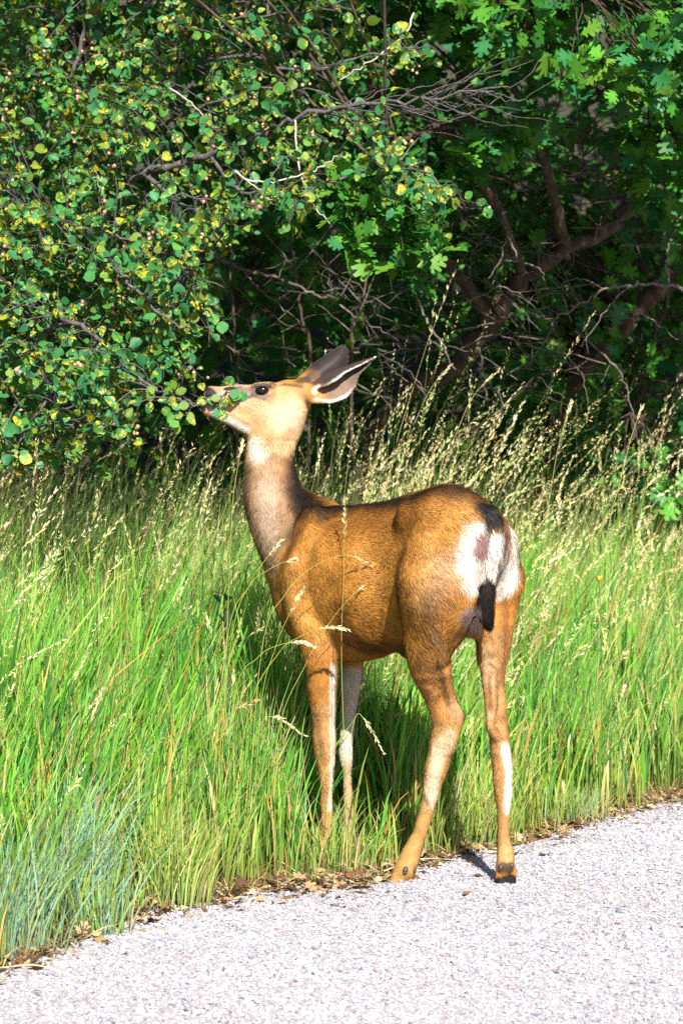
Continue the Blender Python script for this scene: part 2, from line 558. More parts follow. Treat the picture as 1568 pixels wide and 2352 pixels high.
# --- breast and neck
cone(W(676, 1290, 7.03), 0.066, W(690, 1390, 7.00), 0.058, 0.04)
NK = [(W(697, 1268, 7.09), 0.110), (W(661, 1215, 7.12), 0.098), (W(633, 1150, 7.15), 0.084), (W(620, 1085, 7.17), 0.0695),
      (W(622, 1030, 7.19), 0.0675), (W(634, 980, 7.20), 0.0690)]
chain(NK, 0.04, (0.15, 1, 0), 0.86)
cone(W(700, 1195, 7.11), 0.06, W(745, 1200, 7.05), 0.05, 0.05)
# --- head
HA = np.array([0.05, 1.0, 0.05])
cone(W(646, 938, 7.20), 0.0690, W(606, 930, 7.20), 0.0570, 0.02, HA, 0.82)
cone(W(606, 930, 7.20), 0.0560, W(545, 923, 7.185), 0.0420, 0.02, HA, 0.74)
cone(W(545, 921, 7.185), 0.0420, W(492, 918, 7.17), 0.0345, 0.02, HA, 0.78)
cone(W(612, 965, 7.20), 0.0500, W(560, 965, 7.19), 0.0340, 0.02, HA, 0.72)
cone(W(560, 964, 7.19), 0.0340, W(484, 943, 7.17), 0.0165, 0.015, HA, 0.95)
cone(W(485, 908, 7.17), 0.0235, W(480, 906, 7.168), 0.0205, 0.012, HA, 1.0)
cone(W(484, 944, 7.17), 0.0150, W(474, 944, 7.168), 0.0120, 0.008, HA, 1.3)
cone(W(664, 908, 7.21), 0.043, W(692, 915, 7.21), 0.030, 0.02)
cone(W(668, 930, 7.20), 0.042, W(650, 985, 7.20), 0.046, 0.02)
# brow and cheek bones, eye socket, nostril, mouth
cone(W(588, 887, 7.162), 0.010, W(622, 885, 7.160), 0.011, 0.022)
cone(W(586, 915, 7.165), 0.008, W(624, 917, 7.160), 0.009, 0.022)
cone(W(600, 898, 7.140), 0.0120, W(607, 899, 7.140), 0.0120, 0.010, cut=True)
cone(W(466, 902, 7.138), 0.0050, W(474, 905, 7.136), 0.0040, 0.006, cut=True)
cone(W(464, 930, 7.136), 0.0030, W(506, 945, 7.133), 0.0026, 0.005, cut=True)
# --- ears
near_ear = shell([[W(722, 893, 7.150), W(750, 885, 7.128), W(774, 872, 7.118), W(791, 857, 7.125), W(830, 838, 7.150), W(863, 820, 7.180)],
                  [W(708, 893, 7.185), W(742, 868, 7.170), W(770, 853, 7.168), W(797, 844, 7.172), W(832, 831, 7.185), W(863, 820, 7.190)],
                  [W(714, 924, 7.160), W(760, 926, 7.142), W(795, 913, 7.138), W(816, 888, 7.148), W(826, 859, 7.168), W(863, 821, 7.185)]], 0.0042)
far_ear = shell([[W(681, 873, 7.275), W(709, 846, 7.32), W(738, 824, 7.34), W(766, 805, 7.35), W(780, 795, 7.35), W(788, 793, 7.35)],
                 [W(700, 882, 7.245), W(728, 860, 7.265), W(757, 838, 7.28), W(780, 818, 7.30), W(789, 804, 7.33), W(792, 794, 7.35)],
                 [W(728, 888, 7.275), W(758, 880, 7.315), W(790, 858, 7.33), W(798, 828, 7.34), W(799, 808, 7.35), W(796, 797, 7.35)]], 0.0042)
cone(W(690, 898, 7.19), 0.030, W(718, 907, 7.165), 0.019, 0.015)
cone(W(680, 892, 7.24), 0.026, W(700, 883, 7.262), 0.016, 0.015)
# --- tail: thin and white, ending in a black brush
chain([(W(1126, 1180, 6.44), 0.022), (W(1137, 1212, 6.415), 0.0165), (W(1140, 1258, 6.405), 0.0120), (W(1134, 1305, 6.420), 0.0100), (W(1124, 1335, 6.435), 0.0130),
       (W(1117, 1362, 6.445), 0.0205), (W(1114, 1395, 6.455), 0.0225), (W(1119, 1425, 6.465), 0.0145), (W(1124, 1442, 6.475), 0.006)], 0.016)

_grid = vdb.FloatGrid(0.08)
_grid.copyFromArray(SDF)
_pts, _tr, _qd = _grid.convertToPolygons(isovalue=0.0, adaptivity=0.0)
BV = np.asarray(_pts, dtype=float) * VOX + B0
BQ = np.asarray(_qd, dtype=np.int64)[:, ::-1]
# a light smoothing pass removes the voxel steps
_e = np.concatenate([BQ[:, [0, 1]], BQ[:, [1, 2]], BQ[:, [2, 3]], BQ[:, [3, 0]]])
_ea, _eb = np.concatenate([_e[:, 0], _e[:, 1]]), np.concatenate([_e[:, 1], _e[:, 0]])
_cnt = np.maximum(np.bincount(_ea, minlength=len(BV)), 1)
for _ in range(4):
    acc = np.stack([np.bincount(_ea, BV[_eb, i], minlength=len(BV)) for i in range(3)], 1)
    BV = BV * 0.5 + (acc / _cnt[:, None]) * 0.5
fn = np.cross(BV[BQ[:, 2]] - BV[BQ[:, 0]], BV[BQ[:, 3]] - BV[BQ[:, 1]])
BN = unit(sum(np.stack([np.bincount(BQ[:, c], fn[:, i], minlength=len(BV)) for i in range(3)], 1) for c in range(4)))
if np.sum((BN * (BV - BV.mean(0))).sum(1)) < 0:
    BN = -BN
    BQ = BQ[:, ::-1]
BV = BV + BN * (0.0065 * (noise1(BV, 11, 61) - 0.5) + 0.0045 * (noise1(BV, 24, 62) - 0.5) + 0.0022 * (noise1(BV, 60, 63) - 0.5))[:, None] * np.where((proj(BV)[0] < 880) & (proj(BV)[1] < 1010), 0.25, 1.0)[:, None]
PU, PV_, PD = proj(BV)


def surf(u, v):
    """point of the deer's near surface seen at (u, v)"""
    q = (PU - u) ** 2 + (PV_ - v) ** 2
    m = np.flatnonzero(q < 64)
    if len(m) == 0:
        return BV[np.argmin(q)]
    return BV[m[np.argmin(PD[m])]]


BC = np.tile(np.array([0.40, 0.170, 0.031]), (len(BV), 1))
_nz = noise1(BV, 9, 1) * 0.45 + noise1(BV, 22, 2) * 0.25 + noise1(BV, 120, 12) * 0.3


def sst(x, a, b):
    t = np.clip((x - a) / (b - a), 0, 1)
    return t * t * (3 - 2 * t)


def paint(col, pts, r, soft, amt=1.0, jag=0.35):
    """soft stroke of coat colour"""
    P = [surf(*p) for p in pts]
    dm = np.full(len(BV), 9.0)
    if len(P) == 1:
        dm = np.linalg.norm(BV - P[0], axis=1)
    for a, b in zip(P[:-1], P[1:]):
        ba = b - a
        t = np.clip(((BV - a) @ ba) / max(ba @ ba, 1e-9), 0, 1)
        dm = np.minimum(dm, np.linalg.norm(BV - a - t[:, None] * ba, axis=1))
    dm = dm + (_nz - 0.5) * jag * (soft + r)
    w = (1 - sst(dm, r, r + soft)) * amt
    BC[:] = BC * (1 - w[:, None]) + np.array(col) * w[:, None]


WHITE = (0.60, 0.55, 0.48)
CREAM = (0.42, 0.285, 0.155)
DARK = (0.007, 0.004, 0.003)
BROWN = (0.085, 0.030, 0.008)
TAN = (0.42, 0.25, 0.11)
GREYT = (0.225, 0.135, 0.072)
# body tone, and sheen painted onto the thigh
paint((0.198, 0.073, 0.012), [(760, 1180), (900, 1175), (960, 1165)], 0.03, 0.07, 0.75)
paint((0.218, 0.086, 0.013), [(770, 1440), (830, 1460)], 0.03, 0.05, 0.5)
paint((0.198, 0.079, 0.013), [(775, 1390), (760, 1330)], 0.008, 0.05, 0.5)
paint((0.343, 0.158, 0.033), [(690, 1260), (660, 1360), (700, 1420)], 0.04, 0.05, 0.6)
paint((0.343, 0.158, 0.036), [(1010, 1180), (980, 1300)], 0.04, 0.06, 0.6)
paint((0.277, 0.198, 0.158), [(1020, 1290), (990, 1350), (975, 1390)], 0.006, 0.050, 0.42, 1.4)  # whitish sheen of the thigh, painted into the coat
paint((0.290, 0.198, 0.145), [(985, 1440), (1000, 1480)], 0.006, 0.03, 0.4, 1.2)  # lower end of the painted thigh sheen
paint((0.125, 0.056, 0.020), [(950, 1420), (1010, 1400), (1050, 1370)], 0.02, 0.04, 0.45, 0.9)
# neck
paint(GREYT, [(590, 1080), (592, 1180)], 0.05, 0.035)
paint(GREYT, [(640, 1060), (650, 1150), (640, 1215)], 0.05, 0.03)
paint(GREYT, [(600, 1240), (622, 1285)], 0.028, 0.02)
paint((0.330, 0.257, 0.191), [(610, 1110), (612, 1230)], 0.012, 0.035, 0.55)
paint((0.086, 0.043, 0.020), [(565, 1070), (560, 1160), (575, 1245), (600, 1290)], 0.004, 0.022, 0.8)
paint(BROWN, [(662, 1060), (668, 1130), (690, 1190), (650, 1280)], 0.004, 0.035, 0.7)
paint((0.264, 0.139, 0.053), [(660, 985), (655, 1060)], 0.02, 0.03, 0.6)
# dark line along nape, withers and spine
paint(DARK, [(690, 1030), (684, 1090), (694, 1138), (716, 1154), (760, 1158), (860, 1150), (950, 1134), (1040, 1110), (1100, 1122)], 0.006, 0.050, 0.95)
paint(DARK, [(692, 1120), (704, 1152), (745, 1168)], 0.014, 0.045, 0.85)
paint((0.10, 0.035, 0.008), [(790, 1470), (850, 1495), (915, 1500)], 0.012, 0.045, 0.85)  # shade under the belly, put into the hair colour
paint((0.13, 0.045, 0.010), [(770, 1400), (785, 1450)], 0.008, 0.035, 0.7)  # painted shade behind the elbow
paint((0.14, 0.05, 0.010), [(925, 1250), (905, 1340), (905, 1420)], 0.003, 0.022, 0.6)  # fold shadow in front of the thigh, painted as a dark stroke
paint((0.046, 0.020, 0.008), [(1030, 1120), (1090, 1130), (1120, 1165)], 0.015, 0.045, 0.75)
# head
paint(CREAM, [(560, 920), (620, 940), (660, 950)], 0.060, 0.03)
paint(CREAM, [(640, 975), (660, 990)], 0.040, 0.035)
paint((0.475, 0.363, 0.238), [(640, 935), (670, 960)], 0.02, 0.04, 0.8)
paint((0.330, 0.178, 0.059), [(590, 1000), (620, 1003)], 0.008, 0.02, 0.6)
paint((0.330, 0.172, 0.059), [(640, 890), (690, 895)], 0.012, 0.025, 0.8)
paint((0.040, 0.018, 0.009), [(620, 872), (650, 876), (690, 880)], 0.001, 0.010, 0.75)
paint((0.277, 0.198, 0.145), [(480, 905), (530, 905), (560, 895)], 0.022, 0.02, 0.85)
paint((0.092, 0.066, 0.056), [(552, 889), (582, 896)], 0.006, 0.014, 0.8)
paint((0.040, 0.026, 0.023), [(568, 908), (586, 900)], 0.002, 0.007, 0.85)
paint((0.066, 0.040, 0.033), [(584, 898), (600, 909), (620, 904)], 0.004, 0.010, 0.85)
paint((0.033, 0.020, 0.017), [(585, 894), (602, 887), (620, 893)], 0.004, 0.007, 0.95)
paint((0.008, 0.007, 0.007), [(458, 896), (468, 902), (472, 912)], 0.019, 0.009, 1.0, 0.2)
paint((0.34, 0.30, 0.27), [(470, 942), (500, 955)], 0.006, 0.012, 0.8)
paint((0.132, 0.086, 0.066), [(470, 926), (505, 944)], 0.003, 0.008, 0.8)
paint(WHITE, [(498, 962), (530, 976), (560, 994)], 0.010, 0.010, 1.0, 0.2)
paint((0.277, 0.145, 0.053), [(520, 958), (560, 978), (590, 1002)], 0.001, 0.012, 0.7)
paint((0.119, 0.073, 0.033), [(500, 975), (535, 992), (565, 1006)], 0.001, 0.010, 0.9)  # shadow along the underside of the jaw, painted thin
paint((0.50, 0.44, 0.36), [(572, 1020), (586, 1032)], 0.006, 0.040, 1.0, 0.6)
paint((0.33, 0.16, 0.05), [(560, 952), (585, 975), (610, 992)], 0.004, 0.022, 0.55, 0.8)
paint((0.34, 0.17, 0.055), [(622, 915), (640, 905), (665, 912)], 0.006, 0.018, 0.6, 0.8)
paint((0.24, 0.13, 0.055), [(610, 1008), (650, 1012), (672, 1000)], 0.004, 0.022, 0.6, 0.6)
# rump
paint(WHITE, [(1098, 1225), (1090, 1270), (1096, 1330)], 0.020, 0.036)
paint(WHITE, [(1178, 1215), (1188, 1260), (1180, 1320)], 0.016, 0.026)
paint(WHITE, [(1110, 1222), (1110, 1320), (1150, 1350), (1160, 1230)], 0.024, 0.024)
paint((0.383, 0.297, 0.238), [(1106, 1300), (1102, 1340)], 0.008, 0.02, 0.6)
paint((0.383, 0.297, 0.238), [(1160, 1310), (1156, 1350)], 0.008, 0.02, 0.6)
paint((0.145, 0.066, 0.066), [(1114, 1224), (1107, 1268)], 0.013, 0.014, 0.95)
paint((0.145, 0.066, 0.066), [(1166, 1220), (1162, 1260)], 0.011, 0.012, 0.95)
paint(DARK, [(1108, 1155), (1128, 1185), (1132, 1196)], 0.016, 0.02, 1.0)
paint((0.277, 0.125, 0.033), [(1134, 1208), (1142, 1212)], 0.007, 0.010, 0.8)
paint(WHITE, [(1138, 1228), (1139, 1270), (1132, 1312)], 0.013, 0.008, 1.0, 0.1)
paint(DARK, [(1118, 1350), (1114, 1395), (1122, 1440)], 0.022, 0.012, 1.0, 0.1)
paint((0.330, 0.238, 0.211), [(1082, 1412), (1090, 1435)], 0.012, 0.022, 0.9)
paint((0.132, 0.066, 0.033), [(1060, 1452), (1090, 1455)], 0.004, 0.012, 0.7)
# hind legs
paint((0.264, 0.125, 0.036), [(985, 1520), (1010, 1600), (1025, 1650)], 0.04, 0.03, 0.8)
paint((0.343, 0.218, 0.106), [(1040, 1620), (1050, 1650)], 0.010, 0.018, 0.7)
paint(BROWN, [(1002, 1520), (1020, 1570), (1034, 1625)], 0.002, 0.010, 0.75)  # shade of the tendon groove, painted as a dark line
paint((0.317, 0.178, 0.059), [(1010, 1700), (960, 1900), (930, 1980)], 0.04, 0.02, 0.9)
paint((0.50, 0.40, 0.28), [(1004, 1712), (990, 1780), (992, 1845)], 0.006, 0.022, 0.85, 1.0)
paint((0.409, 0.304, 0.185), [(1020, 1690), (1010, 1740)], 0.012, 0.018, 0.7)
paint((0.106, 0.046, 0.013), [(968, 1832), (978, 1850)], 0.003, 0.006, 0.8)
paint((0.198, 0.092, 0.020), [(925, 2005), (935, 2030)], 0.010, 0.014, 0.6)
paint((0.297, 0.158, 0.059), [(1130, 1480), (1140, 1620)], 0.03, 0.03, 0.9)
paint((0.132, 0.050, 0.020), [(1165, 1380), (1168, 1470), (1160, 1560)], 0.004, 0.018, 0.7)
paint((0.343, 0.224, 0.119), [(1110, 1500), (1120, 1560)], 0.010, 0.015, 0.7)
paint(BROWN, [(1118, 1500), (1130, 1570), (1134, 1630)], 0.001, 0.008, 0.75)  # painted groove shade on the far leg
paint((0.436, 0.330, 0.198), [(1126, 1640), (1122, 1668)], 0.007, 0.010, 0.8)
paint((0.297, 0.152, 0.053), [(1148, 1690), (1152, 1800), (1156, 1940)], 0.05, 0.02, 0.95)
paint(WHITE, [(1168, 1715), (1178, 1770), (1174, 1860)], 0.007, 0.012, 0.95, 0.6)
paint((0.370, 0.218, 0.079), [(1152, 1950), (1165, 1960)], 0.016, 0.015, 0.8)
paint((0.030, 0.017, 0.008), [(1148, 2000), (1172, 2000)], 0.012, 0.010, 0.9)
paint((0.017, 0.012, 0.008), [(1148, 2026), (1172, 2026)], 0.014, 0.006, 1.0)
paint((0.012, 0.009, 0.007), [(1140, 2026), (1160, 2030), (1180, 2026)], 0.017, 0.005, 1.0, 0.1)
paint((0.211, 0.112, 0.033), [(1152, 2011), (1166, 2012)], 0.003, 0.005, 0.7)
# forelegs
paint((0.238, 0.099, 0.020), [(735, 1520), (740, 1640)], 0.05, 0.03, 0.8)
paint((0.304, 0.165, 0.059), [(742, 1660), (748, 1780), (750, 1960)], 0.035, 0.02, 0.9)
paint((0.112, 0.046, 0.013), [(720, 1640), (728, 1700), (735, 1750)], 0.003, 0.012, 0.6)
paint(WHITE, [(771, 1530), (772, 1640), (769, 1760), (765, 1860)], 0.001, 0.014, 0.8, 0.8)
paint((0.488, 0.409, 0.343), [(805, 1570), (798, 1680), (798, 1760)], 0.03, 0.02, 0.95)
paint((0.330, 0.224, 0.132), [(797, 1790), (802, 1940)], 0.03, 0.02, 0.9)
paint((0.277, 0.132, 0.040), [(752, 1460), (764, 1490)], 0.008, 0.012, 0.8)
# ears: grey-brown backs, pinkish insides, white rims
for P_, back, inn in ((near_ear, (0.034, 0.025, 0.022), (0.135, 0.068, 0.054)), (far_ear, (0.028, 0.021, 0.020), (0.15, 0.09, 0.08))):
    Pf = P_.reshape(-1, 3)[::3]
    ii, jj = np.unravel_index(np.arange(0, P_.shape[0] * P_.shape[1], 3), P_.shape[:2])
    near = np.flatnonzero(np.all((BV > Pf.min(0) - 0.012) & (BV < Pf.max(0) + 0.012), axis=1))
    for c0 in range(0, len(near), 800):
        idx = near[c0:c0 + 800]
        dd = np.linalg.norm(BV[idx][:, None] - Pf[None], axis=2)
        k = dd.argmin(1)
        dmin = dd[np.arange(len(idx)), k]
        si, sj = ii[k] / (P_.shape[0] - 1), jj[k] / (P_.shape[1] - 1)
        op = 0.5 * (P_[ii[k], 0] + P_[ii[k], -1]) - P_[ii[k], P_.shape[1] // 2]
        inw = sst(np.einsum('ij,ij->i', unit(op), BN[idx]), -0.35, 0.25)
        inside = inw > 0.5
        edge = np.minimum(sj, 1 - sj)
        c = np.array(inn) * inw[:, None] + np.array(back) * (1 - inw[:, None])
        deep = np.clip((0.5 - np.abs(sj - 0.5)) * 2, 0, 1)
        c = np.where(inside[:, None], c * (1.05 - 0.5 * sst(si, 0.35, 0.9)[:, None]), c)
        c = np.where(inside[:, None] & (sj[:, None] > 0.6), np.array((0.135, 0.088, 0.064)) * (1.15 - 0.75 * sst(si, 0.3, 0.75)[:, None]), c)
        rim = np.maximum(1 - sst(edge, 0.004, 0.034), sst(si, 0.965, 0.99)) * sst(si, 0.10, 0.2)
        rim = np.where(inside | (edge < 0.05), rim, rim * 0.4) * np.where(sj > 0.5, 1 - 0.85 * sst(si, 0.35, 0.6), 1.0)
        c = c * (1 - rim[:, None]) + np.array((0.38, 0.36, 0.34)) * rim[:, None]
        base = 1 - sst(si, 0.06, 0.26)
        c = c * (1 - 0.8 * base[:, None]) + BC[idx] * 0.8 * base[:, None]
        w = 1 - sst(dmin, 0.006, 0.010)
        BC[idx] = BC[idx] * (1 - w[:, None]) + c * w[:, None]
paint((0.036, 0.027, 0.024), [(703, 868), (725, 868), (745, 866)], 0.012, 0.016, 0.9, 0.3)
paint((0.036, 0.027, 0.024), [(690, 868), (712, 856)], 0.008, 0.014, 0.85, 0.3)
paint(WHITE, [(732, 898), (718, 905)], 0.004, 0.010, 0.7)
paint(WHITE, [(725, 924), (760, 926)], 0.002, 0.005, 0.7)
paint((0.26, 0.15, 0.07), [(700, 925), (712, 920)], 0.004, 0.010, 0.6)

paint((0.50, 0.24, 0.06), [(664, 1290), (655, 1370), (690, 1420)], 0.010, 0.040, 0.5, 0.8)  # painted highlights: shoulder here, ribs and thigh in the next strokes
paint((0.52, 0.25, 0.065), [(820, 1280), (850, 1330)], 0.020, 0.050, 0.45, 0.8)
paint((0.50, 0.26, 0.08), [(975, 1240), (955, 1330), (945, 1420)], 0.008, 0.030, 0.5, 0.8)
BC *= (0.86 + 0.28 * noise1(BV, 60, 5))[:, None]

# ---- coat material and body
coat, nt, out = new_mat('deer_coat')
att = N(nt, 'ShaderNodeAttribute', attribute_name='Col')
bs = N(nt, 'ShaderNodeBsdfPrincipled', i_Roughness=0.62)
bs.inputs['Specular IOR Level'].default_value = 0.22
nt.links.new(att.outputs['Color'], bs.inputs['Base Color'])
nt.links.new(bs.outputs[0], out.inputs[0])
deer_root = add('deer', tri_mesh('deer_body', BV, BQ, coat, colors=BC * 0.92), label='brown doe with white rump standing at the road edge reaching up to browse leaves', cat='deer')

# ---- coat hair: short blades that follow the lie of the coat
FLOW = [((480, 905), (60, 2)), ((560, 900), (60, 4)), ((540, 965), (50, 25)), ((640, 930), (50, 25)), ((680, 905), (60, -10)), ((650, 985), (15, 50)),
        ((740, 860), (60, -35)), ((800, 840), (60, -30)), ((770, 910), (60, -20)), ((740, 830), (60, -40)),
        ((600, 1060), (8, 60)), ((660, 1080), (-4, 60)), ((600, 1180), (12, 60)), ((660, 1180), (6, 60)), ((610, 1270), (25, 50)),
        ((720, 1180), (40, 45)), ((680, 1270), (25, 55)), ((650, 1370), (28, 50)), ((720, 1400), (35, 45)), ((780, 1200), (55, 25)), ((780, 1300), (45, 40)),
        ((850, 1250), (55, 15)), ((860, 1350), (55, -5)), ((830, 1450), (55, 20)), ((900, 1480), (55, -10)), ((900, 1180), (58, 12)), ((980, 1150), (50, 30)),
        ((960, 1260), (35, 50)), ((1030, 1200), (45, 45)), ((1000, 1360), (30, 55)), ((960, 1440), (22, 58)), ((1050, 1320), (25, 58)), ((1090, 1140), (35, 50)),
        ((1090, 1260), (10, 60)), ((1120, 1180), (20, 58)), ((1180, 1260), (-4, 60)), ((1140, 1260), (-6, 60)), ((1118, 1390), (6, 60)), ((1170, 1400), (-10, 60)),
        ((1075, 1420), (-20, 50)), ((985, 1540), (22, 58)), ((1040, 1640), (10, 58)), ((1005, 1760), (-12, 58)), ((960, 1900), (-22, 55)), ((920, 2010), (-20, 45)),
        ((1130, 1520), (4, 60)), ((1150, 1700), (6, 60)), ((1155, 1850), (2, 60)), ((1160, 1980), (2, 60)),
        ((735, 1520), (12, 58)), ((745, 1700), (4, 60)), ((750, 1900), (2, 60)), ((805, 1560), (-4, 60)), ((798, 1800), (2, 60))]
FP = np.array([surf(*p) for p, d in FLOW])
FD = np.array([unit(W(p[0] + d[0], p[1] + d[1], 7) - W(p[0], p[1], 7)) for p, d in FLOW])
FD[:, 1] += 0.25 * np.array([(-1 if 700 < p[0] < 1100 and 1150 < p[1] < 1500 else 0) for p, d in FLOW])


def scatter_on(nh, seed):
    r = np.random.default_rng(seed)
    T = np.concatenate([BQ[:, [0, 1, 2]], BQ[:, [0, 2, 3]]])
    ar = np.linalg.norm(np.cross(BV[T[:, 1]] - BV[T[:, 0]], BV[T[:, 2]] - BV[T[:, 0]]), axis=1)
    pick = np.searchsorted(np.cumsum(ar) / ar.sum(), r.random(nh))
    pick = np.minimum(pick, len(T) - 1)
    a, b = r.random(nh), r.random(nh)
    fl = a + b > 1
    a[fl], b[fl] = 1 - a[fl], 1 - b[fl]
    w = np.stack([1 - a - b, a, b], 1)
    mixw = lambda A: np.einsum('ij,ijk->ik', w, A[T[pick]])
    return mixw(BV), unit(mixw(BN)), mixw(BC), r


NH = 178000
HP, HN, HC, hr = scatter_on(NH, 3)
d2 = ((HP[:, None, :].astype(np.float32) - FP[None].astype(np.float32)) ** 2).sum(2) + 4e-4
wt = 1 / d2 ** 2
HD = unit(wt @ FD)
HD = unit(HD - HN * np.einsum('ij,ij->i', HD, HN)[:, None])
hu, hv, hd_ = proj(HP)
HL = np.full(NH, 0.017)
HL[hv > 1500] = 0.0105
HL[(hu < 740) & (hv < 1010)] = 0.0065
HL[(hu > 690) & (hu < 880) & (hv < 935)] = 0.0042
HL[hv > 1850] = 0.0075
rumpm = (hu > 1055) & (hv > 1170) & (hv < 1350)
HL[rumpm] = 0.026
tailm = (hu > 1085) & (hu < 1150) & (hv > 1325) & (hv < 1450)
HL[tailm & (HC.mean(1) < 0.1)] = 0.018
HL[(hv > 1430) & (hv < 1520) & (hu > 820) & (hu < 1110)] = 0.024
HL *= hr.uniform(0.6, 1.25, NH)
lift = hr.uniform(0.04, 0.24, NH)
side = np.cross(HD, HN)
HD = unit(HD + side * hr.normal(0, 0.16, NH)[:, None] + side * ((noise1(HP, 26, 8) - 0.5) * 0.9)[:, None])
side = unit(np.cross(HD, HN))
tipd = unit(HD + HN * lift[:, None])
wd = hr.uniform(0.0006, 0.00115, NH)
root = HP - HN * 0.001
mid = HP + tipd * (HL * 0.5)[:, None] + HN * (HL * 0.04)[:, None]
tip = HP + unit(HD + HN * (lift * 0.6)[:, None]) * HL[:, None]
hv_ = np.stack([root - side * wd[:, None], root + side * wd[:, None], mid + side * (wd * 0.8)[:, None], mid - side * (wd * 0.8)[:, None], tip], 1).reshape(-1, 3)
base_i = (np.arange(NH) * 5)[:, None]
htri = np.concatenate([base_i + np.array([[0, 1, 2]]), base_i + np.array([[0, 2, 3]]), base_i + np.array([[3, 2, 4]])])
HQ = HP - np.array([0.05, 6.85, 0.8])
HQ = HQ - 0.8 * HD * np.einsum('ij,ij->i', HQ, HD)[:, None]
clump = (0.62 + 0.72 * noise1(HQ, 130, 9)) * (0.78 + 0.46 * noise1(HQ, 48, 19))
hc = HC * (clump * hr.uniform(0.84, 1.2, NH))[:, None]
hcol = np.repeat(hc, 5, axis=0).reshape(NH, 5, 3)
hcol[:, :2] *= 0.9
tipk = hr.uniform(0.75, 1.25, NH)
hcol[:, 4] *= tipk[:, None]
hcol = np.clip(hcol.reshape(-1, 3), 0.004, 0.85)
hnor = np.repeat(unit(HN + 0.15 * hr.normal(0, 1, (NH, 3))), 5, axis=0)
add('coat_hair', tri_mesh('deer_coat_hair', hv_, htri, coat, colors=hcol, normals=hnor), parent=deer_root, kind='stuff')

# ---- eyes
eye_m, nt, out = new_mat('deer_eye')
bs = N(nt, 'ShaderNodeBsdfPrincipled', i_Roughness=0.08)
bs.inputs['Base Color'].default_value = (0.006, 0.004, 0.004, 1)
bs.inputs['Specular IOR Level'].default_value = 0.35
nt.links.new(bs.outputs[0], out.inputs[0])


def uv_ball(nu=20, nv=12):
    v = [(0, 0, 1)]
    for j in range(1, nv):
        for i in range(nu):
            a, b = 2 * math.pi * i / nu, math.pi * j / nv
            v.append((math.sin(b) * math.cos(a), math.sin(b) * math.sin(a), math.cos(b)))
    v.append((0, 0, -1))
    f = []
    for i in range(nu):
        f.append((0, 1 + i, 1 + (i + 1) % nu))
        f.append((len(v) - 1, 1 + (nv - 2) * nu + (i + 1) % nu, 1 + (nv - 2) * nu + i))
    for j in range(nv - 2):
        for i in range(nu):
            a, b = 1 + j * nu + i, 1 + j * nu + (i + 1) % nu
            f += [(a, a + nu, b + nu), (a, b + nu, b)]
    return np.array(v), np.array(f)


BALL_V, BALL_F = uv_ball()
c_eye = W(602, 897, 7.1600)
ev = BALL_V * np.array([0.0205, 0.0165, 0.0145])
th = -0.16
R2 = np.array([[math.cos(th), 0, math.sin(th)], [0, 1, 0], [-math.sin(th), 0, math.cos(th)]])
add('eye', tri_mesh('deer_eye', ev @ R2.T + c_eye, BALL_F, eye_m), parent=deer_root)
c_eye2 = c_eye + np.array([0.0, 0.083, 0.006])
add('eye', tri_mesh('deer_eye_far', ev @ R2.T + c_eye2, BALL_F, eye_m), parent=deer_root)
# ---- dew claws and hooves
horn_m, nt, out = new_mat('hoof_horn')
bs = N(nt, 'ShaderNodeBsdfPrincipled', i_Roughness=0.45)
nz = N(nt, 'ShaderNodeTexNoise', i_Scale=120.0)
nt.links.new(ramp(nt, nz.outputs[0], [(0.3, (0.010, 0.009, 0.009)), (0.75, (0.05, 0.042, 0.036))]), bs.inputs['Base Color'])
nt.links.new(bs.outputs[0], out.inputs[0])
for u, v, s_ in ((931, 1994, 1.0), (957, 2001, 0.7), (1143, 1990, 0.85), (1179, 1990, 0.75)):
    c = surf(u, v)
    q = BALL_V * np.array([0.0075, 0.0085, 0.0125]) * s_
    q[:, 0] += q[:, 2] * 0.2
    add('dewclaw', tri_mesh('dewclaw', q + c + np.array([0, 0.003, 0]), BALL_F, horn_m), parent=deer_root)
# ================================================================== GRASS
def plant_mat(name, rough=0.5, trans=0.35, spec=0.35, gain=1.0):
    m, nt, out = new_mat(name)
    att = N(nt, 'ShaderNodeAttribute', attribute_name='Col')
    bs = N(nt, 'ShaderNodeBsdfPrincipled', i_Roughness=rough)
    bs.inputs['Specular IOR Level'].default_value = spec
    tr = N(nt, 'ShaderNodeBsdfTranslucent')
    mx = N(nt, 'ShaderNodeMixShader', i_0=trans)
    nt.links.new(att.outputs['Color'], bs.inputs['Base Color'])
    nt.links.new(mixc(nt, 1.0, att.outputs['Color'], (1.0, 1.2, 0.65), 'MULTIPLY'), tr.inputs[0])
    nt.links.new(bs.outputs[0], mx.inputs[1])
    nt.links.new(tr.outputs[0], mx.inputs[2])
    nt.links.new(mx.outputs[0], out.inputs[0])
    return m


grass_m = plant_mat('grass_blade')
seed_m = plant_mat('grass_seed', 0.6, 0.25, 0.2)


def sdf_at(P):
    i = np.floor((P - B0) / VOX).astype(int)
    ok = np.all((i >= 0) & (i < DIM), axis=-1)
    i = np.clip(i, 0, DIM - 1)
    return np.where(ok, SDF[i[..., 0], i[..., 1], i[..., 2]], 0.08)


